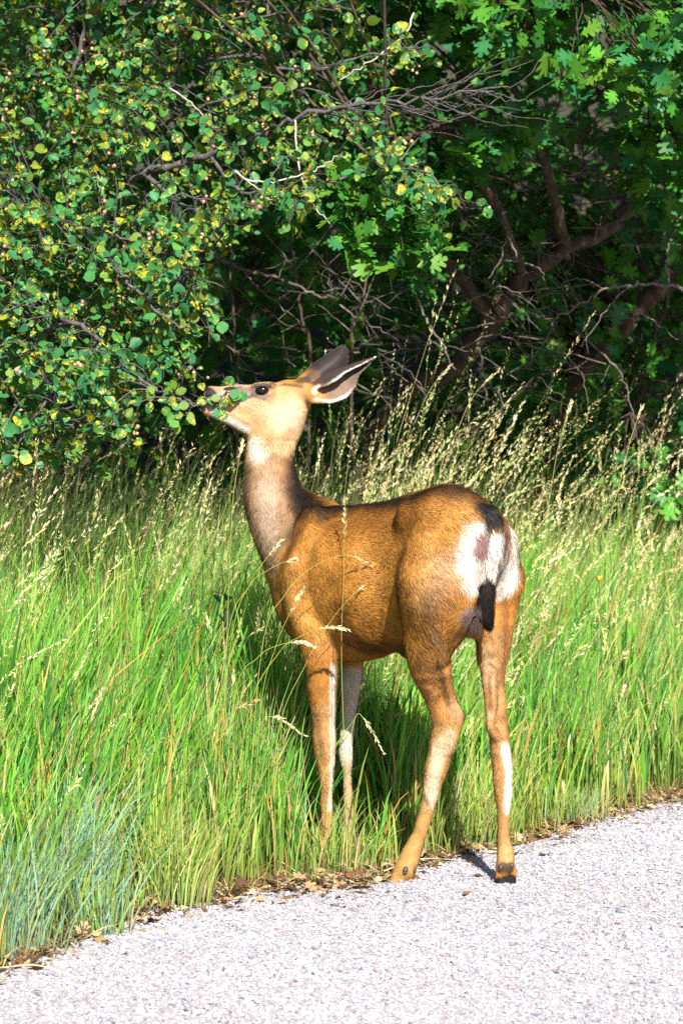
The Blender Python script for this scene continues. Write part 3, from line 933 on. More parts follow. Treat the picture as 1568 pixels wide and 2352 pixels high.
def blades(root, h, lean, width, c_root, c_mid, c_tip, seed, seg=3, droop=0.0, facing=None, test=True):
    """vectorised grass blades. lean (n,2) horizontal offset of the tip as a fraction of height"""
    r = np.random.default_rng(seed)
    n = len(root)
    t = np.linspace(0, 1, seg + 1)
    L = np.concatenate([lean, np.zeros((n, 1))], 1)
    tt = t[None, :, None]
    cen = root[:, None] + np.array([0, 0, 1.0]) * (h[:, None, None] * (tt - np.reshape(droop, (-1, 1, 1)) * tt ** 3)) + L[:, None] * h[:, None, None] * (0.35 * tt + 0.65 * tt ** 2.2)
    if test:
        hit = (sdf_at(cen) < 0.006).any(1) | (sdf_at(0.5 * (cen[:, 1:] + cen[:, :-1])) < 0.006).any(1)
        k = ~hit
        cen, width, c_root, c_mid, c_tip, h = cen[k], width[k], c_root[k], c_mid[k], c_tip[k], h[k]
        n = k.sum()
    a = r.uniform(0, np.pi, n) if facing is None else facing + r.normal(0, 0.5, n)
    wdir = np.stack([np.cos(a), np.sin(a), 0 * a], 1)
    prof = np.array([0.75, 1.0, 0.8, 0.5, 0.3])[:seg] if seg < 5 else np.linspace(1, 0.3, seg)
    off = wdir[:, None] * (width[:, None] * prof[None])[..., None] * 0.5
    body = np.stack([cen[:, :seg] - off, cen[:, :seg] + off], 2).reshape(n, seg * 2, 3)
    V = np.concatenate([body, cen[:, seg:seg + 1]], 1)
    tri = []
    for s in range(seg - 1):
        b = 2 * s
        tri += [(b, b + 1, b + 3), (b, b + 3, b + 2)]
    tri.append((2 * seg - 2, 2 * seg - 1, 2 * seg))
    tri = np.array(tri)
    F = ((np.arange(n) * (2 * seg + 1))[:, None, None] + tri[None]).reshape(-1, 3)
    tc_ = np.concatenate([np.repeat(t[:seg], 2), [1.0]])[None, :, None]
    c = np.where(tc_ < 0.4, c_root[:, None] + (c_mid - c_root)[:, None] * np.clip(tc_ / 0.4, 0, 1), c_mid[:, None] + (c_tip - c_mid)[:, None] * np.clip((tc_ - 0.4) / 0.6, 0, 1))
    return V.reshape(-1, 3), F, c.reshape(-1, 3), cen


def pick(pal, p, n, r, jit=0.2):
    pal = np.array(pal, dtype=float)
    c = pal[r.choice(len(pal), n, p=p)]
    return c * r.uniform(1 - jit, 1 + jit, (n, 1)) * r.uniform(0.93, 1.07, (n, 3))


def field(n, ymax, seed, near=0.0):
    """random roots on the verge inside the view and a margin beside it"""
    r = np.random.default_rng(seed)
    y = r.uniform(5.0, ymax, n)
    x = r.uniform(-1, 1, n) * (y * 0.135 + 0.45)
    g = into_grass(x, y) + 0.11 * (noise1(np.stack([x, y, 0 * x], 1), 6.5, 19) - 0.5)
    k = g > near
    return np.stack([x[k], y[k], 0 * x[k]], 1), g[k]


def leg_gap(x, y):
    """thin, trodden grass between the road and the deer's forelegs"""
    a = np.exp(-((x + 0.03) / 0.10) ** 2) * (y < 7.0) * (y > 6.2)
    b = np.exp(-((x - 0.04) / 0.08) ** 2) * (y < 7.18) * (y > 6.2)
    return np.maximum(a, b)


GREEN = [(0.055, 0.230, 0.026), (0.115, 0.325, 0.030), (0.024, 0.145, 0.042), (0.20, 0.37, 0.050), (0.42, 0.33, 0.11), (0.38, 0.20, 0.06)]
GP = [0.33, 0.27, 0.17, 0.13, 0.06, 0.04]
bag = Bag()
r = np.random.default_rng(5)
# --- leafy base layer
R0, g0 = field(105000, 10.2, 31, 0.0)
n = len(R0)
clumpn = noise1(R0, 7.0, 12)
gap = leg_gap(R0[:, 0], R0[:, 1])
dens = np.clip(g0 * 3.2 + 0.12, 0, 1) * np.clip(clumpn * 2.8 - 0.6, 0.05, 1) * np.where(R0[:, 1] > 8.6, 0.6, 1.0) * (1 - 0.72 * gap)
k = r.random(n) < dens
R0, g0, gap, clumpn = R0[k], g0[k], gap[k], clumpn[k]
n = len(R0)
h = np.clip(0.11 + 0.62 * g0 ** 0.75, 0.08, 0.66) * r.uniform(0.45, 1.25, n) * (0.75 + 0.5 * clumpn) * (1 - 0.62 * gap)
lean = np.stack([r.normal(0.05, 0.16, n), r.normal(0.0, 0.17, n)], 1)
wd = r.uniform(0.003, 0.0115, n) * np.clip(h / 0.3, 0.45, 1.15)
cm = pick(GREEN, GP, n, r)
dry = np.clip(1 - g0 / 0.28, 0, 1)[:, None] * 0.6
cm = cm * (1 - dry) + np.array([0.30, 0.27, 0.06]) * dry
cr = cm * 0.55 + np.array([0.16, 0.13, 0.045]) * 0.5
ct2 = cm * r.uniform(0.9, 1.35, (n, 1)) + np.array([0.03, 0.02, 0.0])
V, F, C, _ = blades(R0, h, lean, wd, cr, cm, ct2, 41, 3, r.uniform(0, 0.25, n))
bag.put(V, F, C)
# --- taller narrow leaves and bare stems further in
R0, g0 = field(74000, 10.0, 32, 0.10)
n = len(R0)
clumpn = noise1(R0, 4.0, 13)
gap = leg_gap(R0[:, 0], R0[:, 1])
k = r.random(n) < np.clip((g0 - 0.05) * 2.2, 0, 0.9) * np.clip(clumpn * 1.5, 0.1, 1) * (1 - 0.93 * gap)
R0, g0 = R0[k], g0[k]
n = len(R0)
h = np.clip(0.30 + 0.5 * g0, 0.3, 0.95) * r.uniform(0.6, 1.2, n)
lean = np.stack([r.normal(0.09, 0.14, n), r.normal(0.0, 0.14, n)], 1)
cm = pick([(0.13, 0.30, 0.035), (0.23, 0.38, 0.06), (0.36, 0.42, 0.12), (0.52, 0.43, 0.20)], [0.27, 0.31, 0.28, 0.14], n, r)
V, F, C, _ = blades(R0, h, lean, r.uniform(0.0014, 0.0034, n), cm * 0.7, cm, cm * 1.2 + 0.03, 42, 4, r.uniform(0, 0.3, n))
bag.put(V, F, C)
# --- broad single blades: deep green, yellowing and rusty ones among the rest
R0, g0 = field(13000, 8.8, 35, 0.06)
n = len(R0)
k = r.random(n) < np.clip(g0 * 2.0, 0.1, 0.85) * (1 - 0.9 * leg_gap(R0[:, 0], R0[:, 1]))
R0, g0 = R0[k], g0[k]
n = len(R0)
h = np.clip(0.22 + 0.5 * g0, 0.2, 0.72) * r.uniform(0.55, 1.15, n)
lean = np.stack([r.normal(0.07, 0.17, n), r.normal(-0.03, 0.16, n)], 1)
cm = pick([(0.035, 0.16, 0.035), (0.10, 0.30, 0.03), (0.34, 0.40, 0.06), (0.50, 0.40, 0.14), (0.42, 0.20, 0.06), (0.58, 0.50, 0.26)], [0.24, 0.28, 0.2, 0.13, 0.07, 0.08], n, r)
V, F, C, _ = blades(R0, h, lean, r.uniform(0.005, 0.0115, n), cm * 0.75, cm, cm * 1.15, 45, 4, r.uniform(0, 0.4, n))
bag.put(V, F, C)
# --- dry thatch lying low
R0, g0 = field(26000, 8.6, 33, -0.06)
n = len(R0)
k = r.random(n) < np.where(g0 < 0.35, 0.75, 0.25)
R0 = R0[k]
n = len(R0)
R0[:, 2] = r.uniform(0.002, 0.02, n)
an = r.uniform(0, 2 * np.pi, n)
h = r.uniform(0.02, 0.12, n)
le = r.uniform(0.8, 4.0, n)
lean = np.stack([np.cos(an) * le, np.sin(an) * le], 1)
h *= 0.35
cm = pick([(0.42, 0.30, 0.13), (0.30, 0.19, 0.08), (0.52, 0.42, 0.22), (0.16, 0.09, 0.045)], [0.4, 0.25, 0.2, 0.15], n, r)
V, F, C, _ = blades(R0, h, lean, r.uniform(0.0016, 0.004, n), cm, cm, cm, 43, 2, r.uniform(0, 0.4, n))
bag.put(V, F, C)
add('grass', bag.mesh('grass', grass_m), kind='stuff', label='tall green grass filling the verge between road and thicket', cat='grass')


# --- flowering stems with seed heads
def spikelets(cen, head, n_sp, length, col, seed, spread=0.35):
    """cen (n,k,3) stem curves; seed scales along the last `head` fraction of each"""
    r = np.random.default_rng(seed)
    n, k, _ = cen.shape
    s = np.linspace(0, 1, n_sp)[None] * np.ones((n, 1))
    s = 1 - np.asarray(head).reshape(-1, 1) * (1 - s)
    s = np.clip(s + r.normal(0, 0.006, s.shape), 0, 1)
    f = s * (k - 1)
    i = np.minimum(f.astype(int), k - 2)
    a = (f - i)[..., None]
    ar = np.arange(n)[:, None]
    P = cen[ar, i] * (1 - a) + cen[ar, i + 1] * a
    T = unit(cen[ar, i + 1] - cen[ar, i])
    S = unit(np.cross(T, r.normal(0, 1, T.shape)))
    B = np.cross(T, S)
    dirs = unit(T + S * (spread * r.uniform(0.4, 1.4, s.shape))[..., None])
    prog = np.linspace(0, 1, n_sp)[None]
    ln = np.asarray(length).reshape(-1, 1) * (0.65 + 0.6 * np.sin(np.pi * np.clip(prog * 0.85 + 0.1, 0, 1))) * r.uniform(0.7, 1.2, s.shape)
    wd = ln * 0.115
    side = unit(np.cross(dirs, r.normal(0, 1, dirs.shape)))
    base = P + S * 0.0008
    q = np.stack([base, base + dirs * (ln * 0.45)[..., None] + side * wd[..., None], base + dirs * ln[..., None], base + dirs * (ln * 0.45)[..., None] - side * wd[..., None]], 2)
    m = n * n_sp
    V = q.reshape(-1, 3)
    b = (np.arange(m) * 4)[:, None]
    F = np.concatenate([b + np.array([[0, 1, 2]]), b + np.array([[0, 2, 3]])])
    C = np.repeat(np.repeat(col, n_sp, axis=0) * r.uniform(0.75, 1.2, (m, 1)), 4, axis=0)
    return V, F, C


bag = Bag()
R0, g0 = field(21000, 9.9, 34, 0.12)
n = len(R0)
gap = leg_gap(R0[:, 0], R0[:, 1])
clumpn = noise1(R0, 3.0, 17)
k = r.random(n) < np.clip((g0 - 0.05) * 1.1, 0.02, 0.62) * np.clip(clumpn * 1.9 - 0.3, 0.03, 1) * (1 - 0.97 * gap) * np.where(R0[:, 0] < -0.2, np.where(R0[:, 1] > 8, 0.42, 0.22), 0.58)
k &= ~((R0[:, 0] > -0.22) & (R0[:, 0] < 0.40) & (R0[:, 1] < 7.05))
R0, g0 = R0[k], g0[k]
n = len(R0)
hmax = np.where(R0[:, 0] < -0.25, 1.0, 1.10)
h = np.clip(0.42 + 0.6 * g0, 0.4, 1.06) * hmax * r.uniform(0.66, 1.16, n) * (0.82 + 0.42 * noise1(R0, 2.6, 23)) * (1 + 0.13 * np.exp(-((R0[:, 0] - 0.15) / 0.3) ** 2) * (R0[:, 1] > 7.7))
lean = np.stack([r.normal(0.20, 0.16, n), r.normal(-0.02, 0.14, n)], 1)
cst = pick([(0.22, 0.33, 0.07), (0.34, 0.38, 0.13), (0.48, 0.42, 0.2)], [0.45, 0.35, 0.2], n, r)
V, F, C, cen = blades(R0, h, lean, r.uniform(0.0012, 0.0021, n), cst * 0.8, cst, cst, 44, 6, r.uniform(0, 0.28, n))
bag.put(V, F, C)
n = len(cen)
csp = pick([(0.58, 0.50, 0.24), (0.50, 0.50, 0.22), (0.66, 0.58, 0.36), (0.40, 0.43, 0.17), (0.50, 0.36, 0.17)], [0.3, 0.25, 0.2, 0.15, 0.1], n, r)
kind = r.random(n)
V, F, C = spikelets(cen[kind < 0.6], r.uniform(0.12, 0.22, (kind < 0.6).sum()), 28, r.uniform(0.011, 0.017, (kind < 0.6).sum()), csp[kind < 0.6], 51, 0.35)
bag.put(V, F, C)
V, F, C = spikelets(cen[kind >= 0.6], r.uniform(0.14, 0.26, (kind >= 0.6).sum()), 30, r.uniform(0.009, 0.014, (kind >= 0.6).sum()), csp[kind >= 0.6], 52, 0.95)
bag.put(V, F, C)
add('seeding_grass', bag.mesh('seeding_grass', seed_m), kind='stuff', label='mass of pale seed heads on thin leaning stems above the grass', cat='grass')


# --- single stalks that can be picked out in front of the deer and against the shade
def tube(pts, rad, sides=5):
    pts = np.asarray(pts, dtype=float)
    rad = np.broadcast_to(np.asarray(rad, dtype=float), (len(pts),))
    T = np.gradient(pts, axis=0)
    T = unit(T)
    ref = np.array([0.3, 0.2, 1.0]) if abs(T[:, 2]).mean() < 0.8 else np.array([1.0, 0.2, 0.1])
    A = unit(np.cross(T, ref))
    Bn = np.cross(T, A)
    an = np.arange(sides) * 2 * np.pi / sides
    ring = pts[:, None] + (A[:, None] * np.cos(an)[None, :, None] + Bn[:, None] * np.sin(an)[None, :, None]) * rad[:, None, None]
    V = ring.reshape(-1, 3)
    n = len(pts)
    i, j = np.meshgrid(np.arange(n - 1), np.arange(sides), indexing='ij')
    a = (i * sides + j).ravel()
    b = (i * sides + (j + 1) % sides).ravel()
    return V, np.stack([a, b, b + sides, a + sides], 1)


STALKS = [
    ([(806, 1985, 6.70), (790, 1700, 6.70), (784, 1480, 6.70), (790, 1300, 6.70), (792, 1145, 6.70)], 0.14, 'upright pale seed stalk rising in front of the deer\'s ribs to its back'),
    ([(560, 2010, 6.66), (600, 1500, 6.66), (655, 1365, 6.66), (715, 1305, 6.66), (790, 1275, 6.65), (850, 1300, 6.65), (886, 1345, 6.64), (894, 1372, 6.64), (886, 1398, 6.64)], 0.46, 'arching seed stalk curving over in front of the deer\'s flank'),
    ([(610, 1990, 6.68), (640, 1680, 6.68), (700, 1530, 6.68), (746, 1446, 6.68), (790, 1388, 6.67), (830, 1352, 6.67), (888, 1320, 6.67)], 0.24, 'slanting seed stalk crossing from the foreleg to the deer\'s ribs'),
    ([(520, 1990, 6.66), (570, 1640, 6.66), (640, 1500, 6.66), (690, 1462, 6.66), (735, 1444, 6.65), (770, 1441, 6.65), (799, 1447, 6.65)], 0.34, 'short seed stalk bending across the deer\'s elbow'),
    ([(500, 2000, 6.64), (540, 1600, 6.64), (590, 1512, 6.64), (640, 1482, 6.64), (690, 1476, 6.64), (722, 1486, 6.63)], 0.30, 'seed stalk drooping across the front of the deer\'s upper foreleg'),
    ([(575, 1990, 6.66), (600, 1620, 6.66), (632, 1490, 6.66), (656, 1428, 6.66), (697, 1352, 6.66)], 0.16, 'small upright seed stalk against the deer\'s shoulder point'),
    ([(480, 1990, 6.62), (530, 1480, 6.62), (575, 1340, 6.62), (600, 1298, 6.62), (646, 1243, 6.62)], 0.15, 'straight seed stalk touching the base of the deer\'s neck'),
    ([(470, 1990, 6.62), (520, 1480, 6.62), (570, 1350, 6.62), (612, 1312, 6.62), (650, 1292, 6.62), (678, 1286, 6.62)], 0.16, 'seed stalk with curved tip resting over the deer\'s breast'),
    ([(500, 1960, 6.75), (520, 1500, 6.75), (533, 1180, 6.75), (545, 1080, 6.75), (558, 1012, 6.75)], 0.13, 'thick whitish seed head standing beside the deer\'s throat'),
    ([(1360, 1780, 7.9), (1385, 1300, 7.9), (1430, 1080, 7.9), (1450, 1000, 7.9), (1474, 932, 7.9)], 0.12, 'tall lone seed stalk standing out against the dark shade'),
    ([(1230, 1720, 8.1), (1245, 1300, 8.1), (1270, 1090, 8.1), (1288, 1000, 8.1), (1312, 920, 8.1)], 0.14, 'tall seed stalk behind the deer\'s rump with a slim pale head'),
    ([(880, 1640, 8.3), (900, 1200, 8.3), (940, 1010, 8.3), (985, 900, 8.3), (1035, 838, 8.3)], 0.16, 'tan seed stalk leaning right over the deer\'s back'),
    ([(960, 1640, 8.3), (1000, 1150, 8.3), (1050, 990, 8.3), (1090, 905, 8.3), (1145, 850, 8.3)], 0.18, 'tan seed stalk with broad open head above the deer\'s hips'),
    ([(640, 1985, 6.9), (590, 1760, 6.9), (600, 1660, 6.9), (640, 1650, 6.9), (700, 1690, 6.89)], 0.36, 'bent seed stalk hanging left of the deer\'s forelegs'),
    ([(780, 1985, 6.75), (800, 1750, 6.75), (815, 1650, 6.75), (835, 1650, 6.75), (880, 1728, 6.74)], 0.28, 'nodding seed stalk between the deer\'s front and hind legs'),
]
for q, (pts, head, lab) in enumerate(STALKS):
    P = np.array([W(*p) for p in pts])
    P[0, 2] = -0.005
    C_ = catmull(P, 8)
    rad = np.linspace(0.0010, 0.0006, len(C_))
    root_o = bpy.data.objects.new('grass_stalk', None)
    root_o.empty_display_size = 0.05
    root_o.location = C_[0]
    COL.objects.link(root_o)
    root_o['label'] = lab
    root_o['category'] = 'grass stalk'
    root_o['group'] = 'seed stalks that stand out singly'
    V, F = tube(C_ - C_[0], rad, 4)
    col = np.array([0.32, 0.34, 0.07]) if q < 9 else np.array([0.38, 0.37, 0.16])
    add('stem', mesh_from('stalk_stem', V, F.ravel(), np.full(len(F), 4), seed_m, colors=np.tile(col, (len(V), 1))), parent=root_o)
    Lh = head * len(C_)
    V, F, C2 = spikelets((C_ - C_[0])[None], head, 34 if head < 0.3 else 60, 0.013, np.array([[0.62, 0.55, 0.33]]), 60 + q, 0.4)
    add('seed_head', tri_mesh('seed_head', V, F, seed_m, colors=C2), parent=root_o)

# --- tussocks with a look of their own
def tussock(name, u, v, n, hgt, spread, cols, wid, lab, seed, lx=0.1):
    r = np.random.default_rng(seed)
    c = G(u, v)
    R = np.stack([r.normal(0, spread, n), r.normal(0, spread * 0.7, n), 0 * r.random(n)], 1)
    h = hgt * r.uniform(0.4, 1.1, n)
    lean = np.stack([r.normal(lx, 0.22, n) + R[:, 0] / spread * 0.10, r.normal(0, 0.2, n)], 1)
    cm = pick(cols, None, n, r, 0.25)
    V, F, C, _ = blades(R, h, lean, r.uniform(0.5, 1.0, n) * wid, cm * 0.6 + 0.05, cm, cm * 1.15 + 0.02, seed + 1, 4, r.uniform(0, 0.3, n), test=False)
    o = add(name, tri_mesh(name, V, F, grass_m, colors=C), label=lab, cat='grass tuft')
    o.location = c
    return o


BLUE = [(0.20, 0.35, 0.26), (0.15, 0.31, 0.17), (0.26, 0.38, 0.27), (0.30, 0.33, 0.12)]
YELL = [(0.22, 0.33, 0.05), (0.32, 0.36, 0.09), (0.14, 0.30, 0.035), (0.42, 0.36, 0.14)]
tussock('grass_tuft', 150, 2120, 420, 0.40, 0.055, BLUE, 0.0046, 'blue-green grass tuft with stiff blades beside the road', 71)
tussock('grass_tuft', 20, 2190, 300, 0.34, 0.05, BLUE, 0.0042, 'short blue-green grass tuft spilling onto the road edge', 72)
tussock('grass_tuft', 232, 2150, 150, 0.20, 0.028, BLUE + YELL, 0.004, 'small mixed green tuft at the tip of the gravel', 73)
tussock('grass_tuft', 385, 2085, 320, 0.30, 0.045, YELL, 0.0042, 'yellow-green tuft growing beside the half-hidden stone', 74)
tussock('grass_tuft', 1320, 1888, 260, 0.13, 0.045, BLUE + YELL, 0.0030, 'low feathery tuft at the road edge right of the deer', 75)
tussock('grass_tuft', 770, 2005, 150, 0.24, 0.05, YELL, 0.0036, 'sparse yellow-green tuft around the deer\'s front hooves', 76)
tussock('grass_tuft', 985, 1958, 200, 0.22, 0.05, YELL, 0.0040, 'green tuft between the deer\'s hind legs', 77)
tussock('grass_tuft', 1080, 1945, 200, 0.26, 0.05, YELL, 0.0040, 'bright tuft beside the deer\'s right hind hoof', 78)
# ================================================================== SHRUB, OAKS, THICKET
def leaf_mat(name, spots):
    m, nt, out = new_mat(name)
    att = N(nt, 'ShaderNodeAttribute', attribute_name='Col')
    uv = N(nt, 'ShaderNodeUVMap', uv_map='UVMap')
    col = att.outputs['Color']
    # paler midrib and veins
    sx = N(nt, 'ShaderNodeSeparateXYZ')
    nt.links.new(uv.outputs[0], sx.inputs[0])
    if spots:
        vo = N(nt, 'ShaderNodeTexVoronoi', i_Scale=4.6)
        nz = N(nt, 'ShaderNodeTexNoise', i_Scale=0.55, i_Detail=1.0)
        nt.links.new(uv.outputs[0], vo.inputs['Vector'])
        nt.links.new(uv.outputs[0], nz.inputs['Vector'])
        amount = ramp(nt, nz.outputs[0], [(0.40, (0.0, 0.0, 0.0)), (0.62, (0.46, 0.46, 0.46))])
        lt = N(nt, 'ShaderNodeMath', operation='LESS_THAN')
        nt.links.new(vo.outputs['Distance'], lt.inputs[0])
        nt.links.new(amount, lt.inputs[1])
        col = mixc(nt, lt.outputs[0], col, (0.50, 0.31, 0.012))
    nz2 = N(nt, 'ShaderNodeTexNoise', i_Scale=2.5, i_Detail=3.0)
    nt.links.new(uv.outputs[0], nz2.inputs['Vector'])
    col = mixc(nt, 0.5, col, ramp(nt, nz2.outputs[0], [(0.3, (0.65, 0.7, 0.6)), (0.7, (1.25, 1.2, 1.1))]), 'MULTIPLY')
    bs = N(nt, 'ShaderNodeBsdfPrincipled', i_Roughness=0.5)
    bs.inputs['Specular IOR Level'].default_value = 0.22
    tr = N(nt, 'ShaderNodeBsdfTranslucent')
    mx = N(nt, 'ShaderNodeMixShader', i_0=0.22)
    nt.links.new(col, bs.inputs['Base Color'])
    nt.links.new(mixc(nt, 1.0, col, (1.2, 1.35, 0.5), 'MULTIPLY'), tr.inputs[0])
    nt.links.new(bs.outputs[0], mx.inputs[1])
    nt.links.new(tr.outputs[0], mx.inputs[2])
    nt.links.new(mx.outputs[0], out.inputs[0])
    return m


berry_leaf_m = leaf_mat('serviceberry_leaf', True)
oak_leaf_m = leaf_mat('oak_leaf', False)


def bark_mat(name, a, b, c, sc):
    m, nt, out = new_mat(name)
    tc = N(nt, 'ShaderNodeTexCoord')
    n1 = N(nt, 'ShaderNodeTexNoise', i_Scale=sc, i_Detail=6.0, i_Roughness=0.7)
    mp = N(nt, 'ShaderNodeMapping')
    mp.inputs['Scale'].default_value = (1.0, 1.0, 0.35)
    nt.links.new(tc.outputs['Object'], mp.inputs[0])
    nt.links.new(mp.outputs[0], n1.inputs['Vector'])
    bs = N(nt, 'ShaderNodeBsdfPrincipled', i_Roughness=0.9)
    nt.links.new(ramp(nt, n1.outputs[0], [(0.32, a), (0.52, b), (0.72, c)]), bs.inputs['Base Color'])
    bp = N(nt, 'ShaderNodeBump', i_Strength=0.8, i_Distance=0.01)
    nt.links.new(n1.outputs[0], bp.inputs['Height'])
    nt.links.new(bp.outputs[0], bs.inputs['Normal'])
    nt.links.new(bs.outputs[0], out.inputs[0])
    return m


oak_bark = bark_mat('oak_bark', (0.010, 0.006, 0.004), (0.045, 0.026, 0.016), (0.13, 0.08, 0.05), 34.0)
grey_bark = bark_mat('dead_wood', (0.045, 0.036, 0.030), (0.105, 0.085, 0.072), (0.22, 0.185, 0.16), 60.0)
dark_bark = bark_mat('shrub_bark', (0.030, 0.026, 0.028), (0.075, 0.066, 0.068), (0.15, 0.13, 0.125), 60.0)
pale_bark = bark_mat('bleached_twig', (0.28, 0.24, 0.20), (0.40, 0.35, 0.30), (0.50, 0.45, 0.40), 60.0)


# ---- leaf shapes in a unit frame: x across, y from stalk to tip, z up
def round_leaf():
    out = [(0, 0), (0.24, 0.12), (0.41, 0.36), (0.41, 0.64), (0.21, 0.90), (0, 1.0), (-0.21, 0.90), (-0.41, 0.64), (-0.41, 0.36), (-0.24, 0.12)]
    v = [(x, y, 0.26 * abs(x) + 0.10 * math.sin(y * 3.6)) for x, y in out] + [(0, 0.5, -0.01)]
    t = [(10, i, (i + 1) % 10) for i in range(10)]
    return np.array(v), np.array(t)


def oak_leaf():
    half = [(0.05, 0.04), (0.13, 0.16), (0.30, 0.24), (0.14, 0.34), (0.42, 0.50), (0.38, 0.60), (0.17, 0.58), (0.36, 0.80), (0.27, 0.88), (0.12, 0.80), (0.10, 0.97)]
    v = [(0, 0, 0)] + [(x, y, 0.25 * x - 0.12 * y * y) for x, y in half] + [(0, 1.0, -0.12)] + [(-x, y, 0.25 * x - 0.12 * y * y) for x, y in half[::-1]]
    mid = [(0, 0.25, -0.01), (0, 0.5, -0.03), (0, 0.75, -0.07)]
    n0 = len(v)
    v += mid
    t = []
    ys = [q[1] for q in v]
    def m(a):
        y = v[a][1]
        return n0 + (0 if y < 0.36 else 1 if y < 0.66 else 2)
    for i in range(n0):
        a, b = i, (i + 1) % n0
        ma, mb = m(a), m(b)
        t.append((ma, a, b))
        if ma != mb:
            t.append((ma, b, mb))
    return np.array(v), np.array(t)


RL_V, RL_T = round_leaf()
OL_V, OL_T = oak_leaf()


def frames(axis, normal):
    y = unit(axis)
    z = unit(normal - y * np.einsum('ij,ij->i', normal, y)[:, None])
    x = np.cross(y, z)
    return np.stack([x, y, z], 2)           # columns


def bake_leaves(LV, LT, pos, M, size, col, seed, wob=0.12):
    r = np.random.default_rng(seed)
    n = len(pos)
    v = LV[None] * size[:, None, None]
    v = v * np.stack([r.uniform(0.8, 1.15, n), np.ones(n), r.uniform(-0.6, 1.8, n)], 1)[:, None]
    P = np.einsum('nij,nkj->nki', M, v) + pos[:, None]
    uv = LV[None, :, :2] + r.integers(0, 400, (n, 1, 2)) * 1.37
    T = (np.arange(n) * len(LV))[:, None, None] + LT[None]
    C = np.repeat(col, len(LV), axis=0)
    return P.reshape(-1, 3), T.reshape(-1, 3), C, uv.reshape(-1, 2)


def leaf_objects(root, LV, LT, pos, M, size, col, mat, name, seed):
    """the leaves that show largest, each an object of its own, sharing a few meshes"""
    r = np.random.default_rng(seed)
    k = 14
    order = np.argsort(col[:, 1])
    variants = []
    for q in range(k):
        c = col[order[min(len(order) - 1, int((q + 0.5) / k * len(order)))]]
        v = LV * np.array([r.uniform(0.85, 1.12), 1, r.uniform(-0.4, 1.6)])
        uv = LV[:, :2] + r.integers(0, 400, (1, 2)) * 1.37
        variants.append(tri_mesh(name, v, LT, mat, colors=np.tile(c, (len(LV), 1)), uvs=uv))
    rank = np.empty(len(order), int)
    rank[order] = np.arange(len(order))
    from mathutils import Matrix
    for i in range(len(pos)):
        o = bpy.data.objects.new(name, variants[int(rank[i] / len(order) * k)])
        m4 = np.eye(4)
        m4[:3, :3] = M[i] * size[i]
        m4[:3, 3] = pos[i]
        o.parent = root
        o.matrix_local = Matrix(m4.tolist())
        COL.objects.link(o)


def in_poly(u, v, poly):
    poly = np.asarray(poly, float)
    ins = np.zeros(len(u), bool)
    j = len(poly) - 1
    for i in range(len(poly)):
        xi, yi, xj, yj = *poly[i], *poly[j]
        c = ((yi > v) != (yj > v)) & (u < (xj - xi) * (v - yi) / (yj - yi + 1e-9) + xi)
        ins ^= c
        j = i
    return ins


def sample_poly(poly, n, r):
    poly = np.asarray(poly, float)
    out = np.zeros((0, 2))
    while len(out) < n:
        p = np.stack([r.uniform(poly[:, 0].min(), poly[:, 0].max(), n * 2), r.uniform(poly[:, 1].min(), poly[:, 1].max(), n * 2)], 1)
        out = np.concatenate([out, p[in_poly(p[:, 0], p[:, 1], poly)]])
    return out[:n]


def wiggle(P, per, amp, r):
    C = catmull(np.asarray(P, float), per)
    if len(C) > 3:
        w = r.normal(0, amp, C.shape)
        w[0] = 0
        C = C + w * np.linspace(0.3, 1, len(C))[:, None]
    return C


def empty_root(name, loc, label, cat, group=None):
    o = bpy.data.objects.new(name, None)
    o.empty_display_size = 0.2
    o.location = loc
    COL.objects.link(o)
    o['label'] = label
    o['category'] = cat
    if group:
        o['group'] = group
    return o


def tube_mesh(name, C, r0, r1, mat, sides=6, off=np.zeros(3), knob=0.0, rr=None):
    rad = np.linspace(r0, r1, len(C))
    if knob and rr is not None:
        rad = rad * (1 + rr.normal(0, knob, len(C)))
    V, F = tube(C - off, rad, sides)
    return mesh_from(name, V, F.ravel(), np.full(len(F), 4), mat)


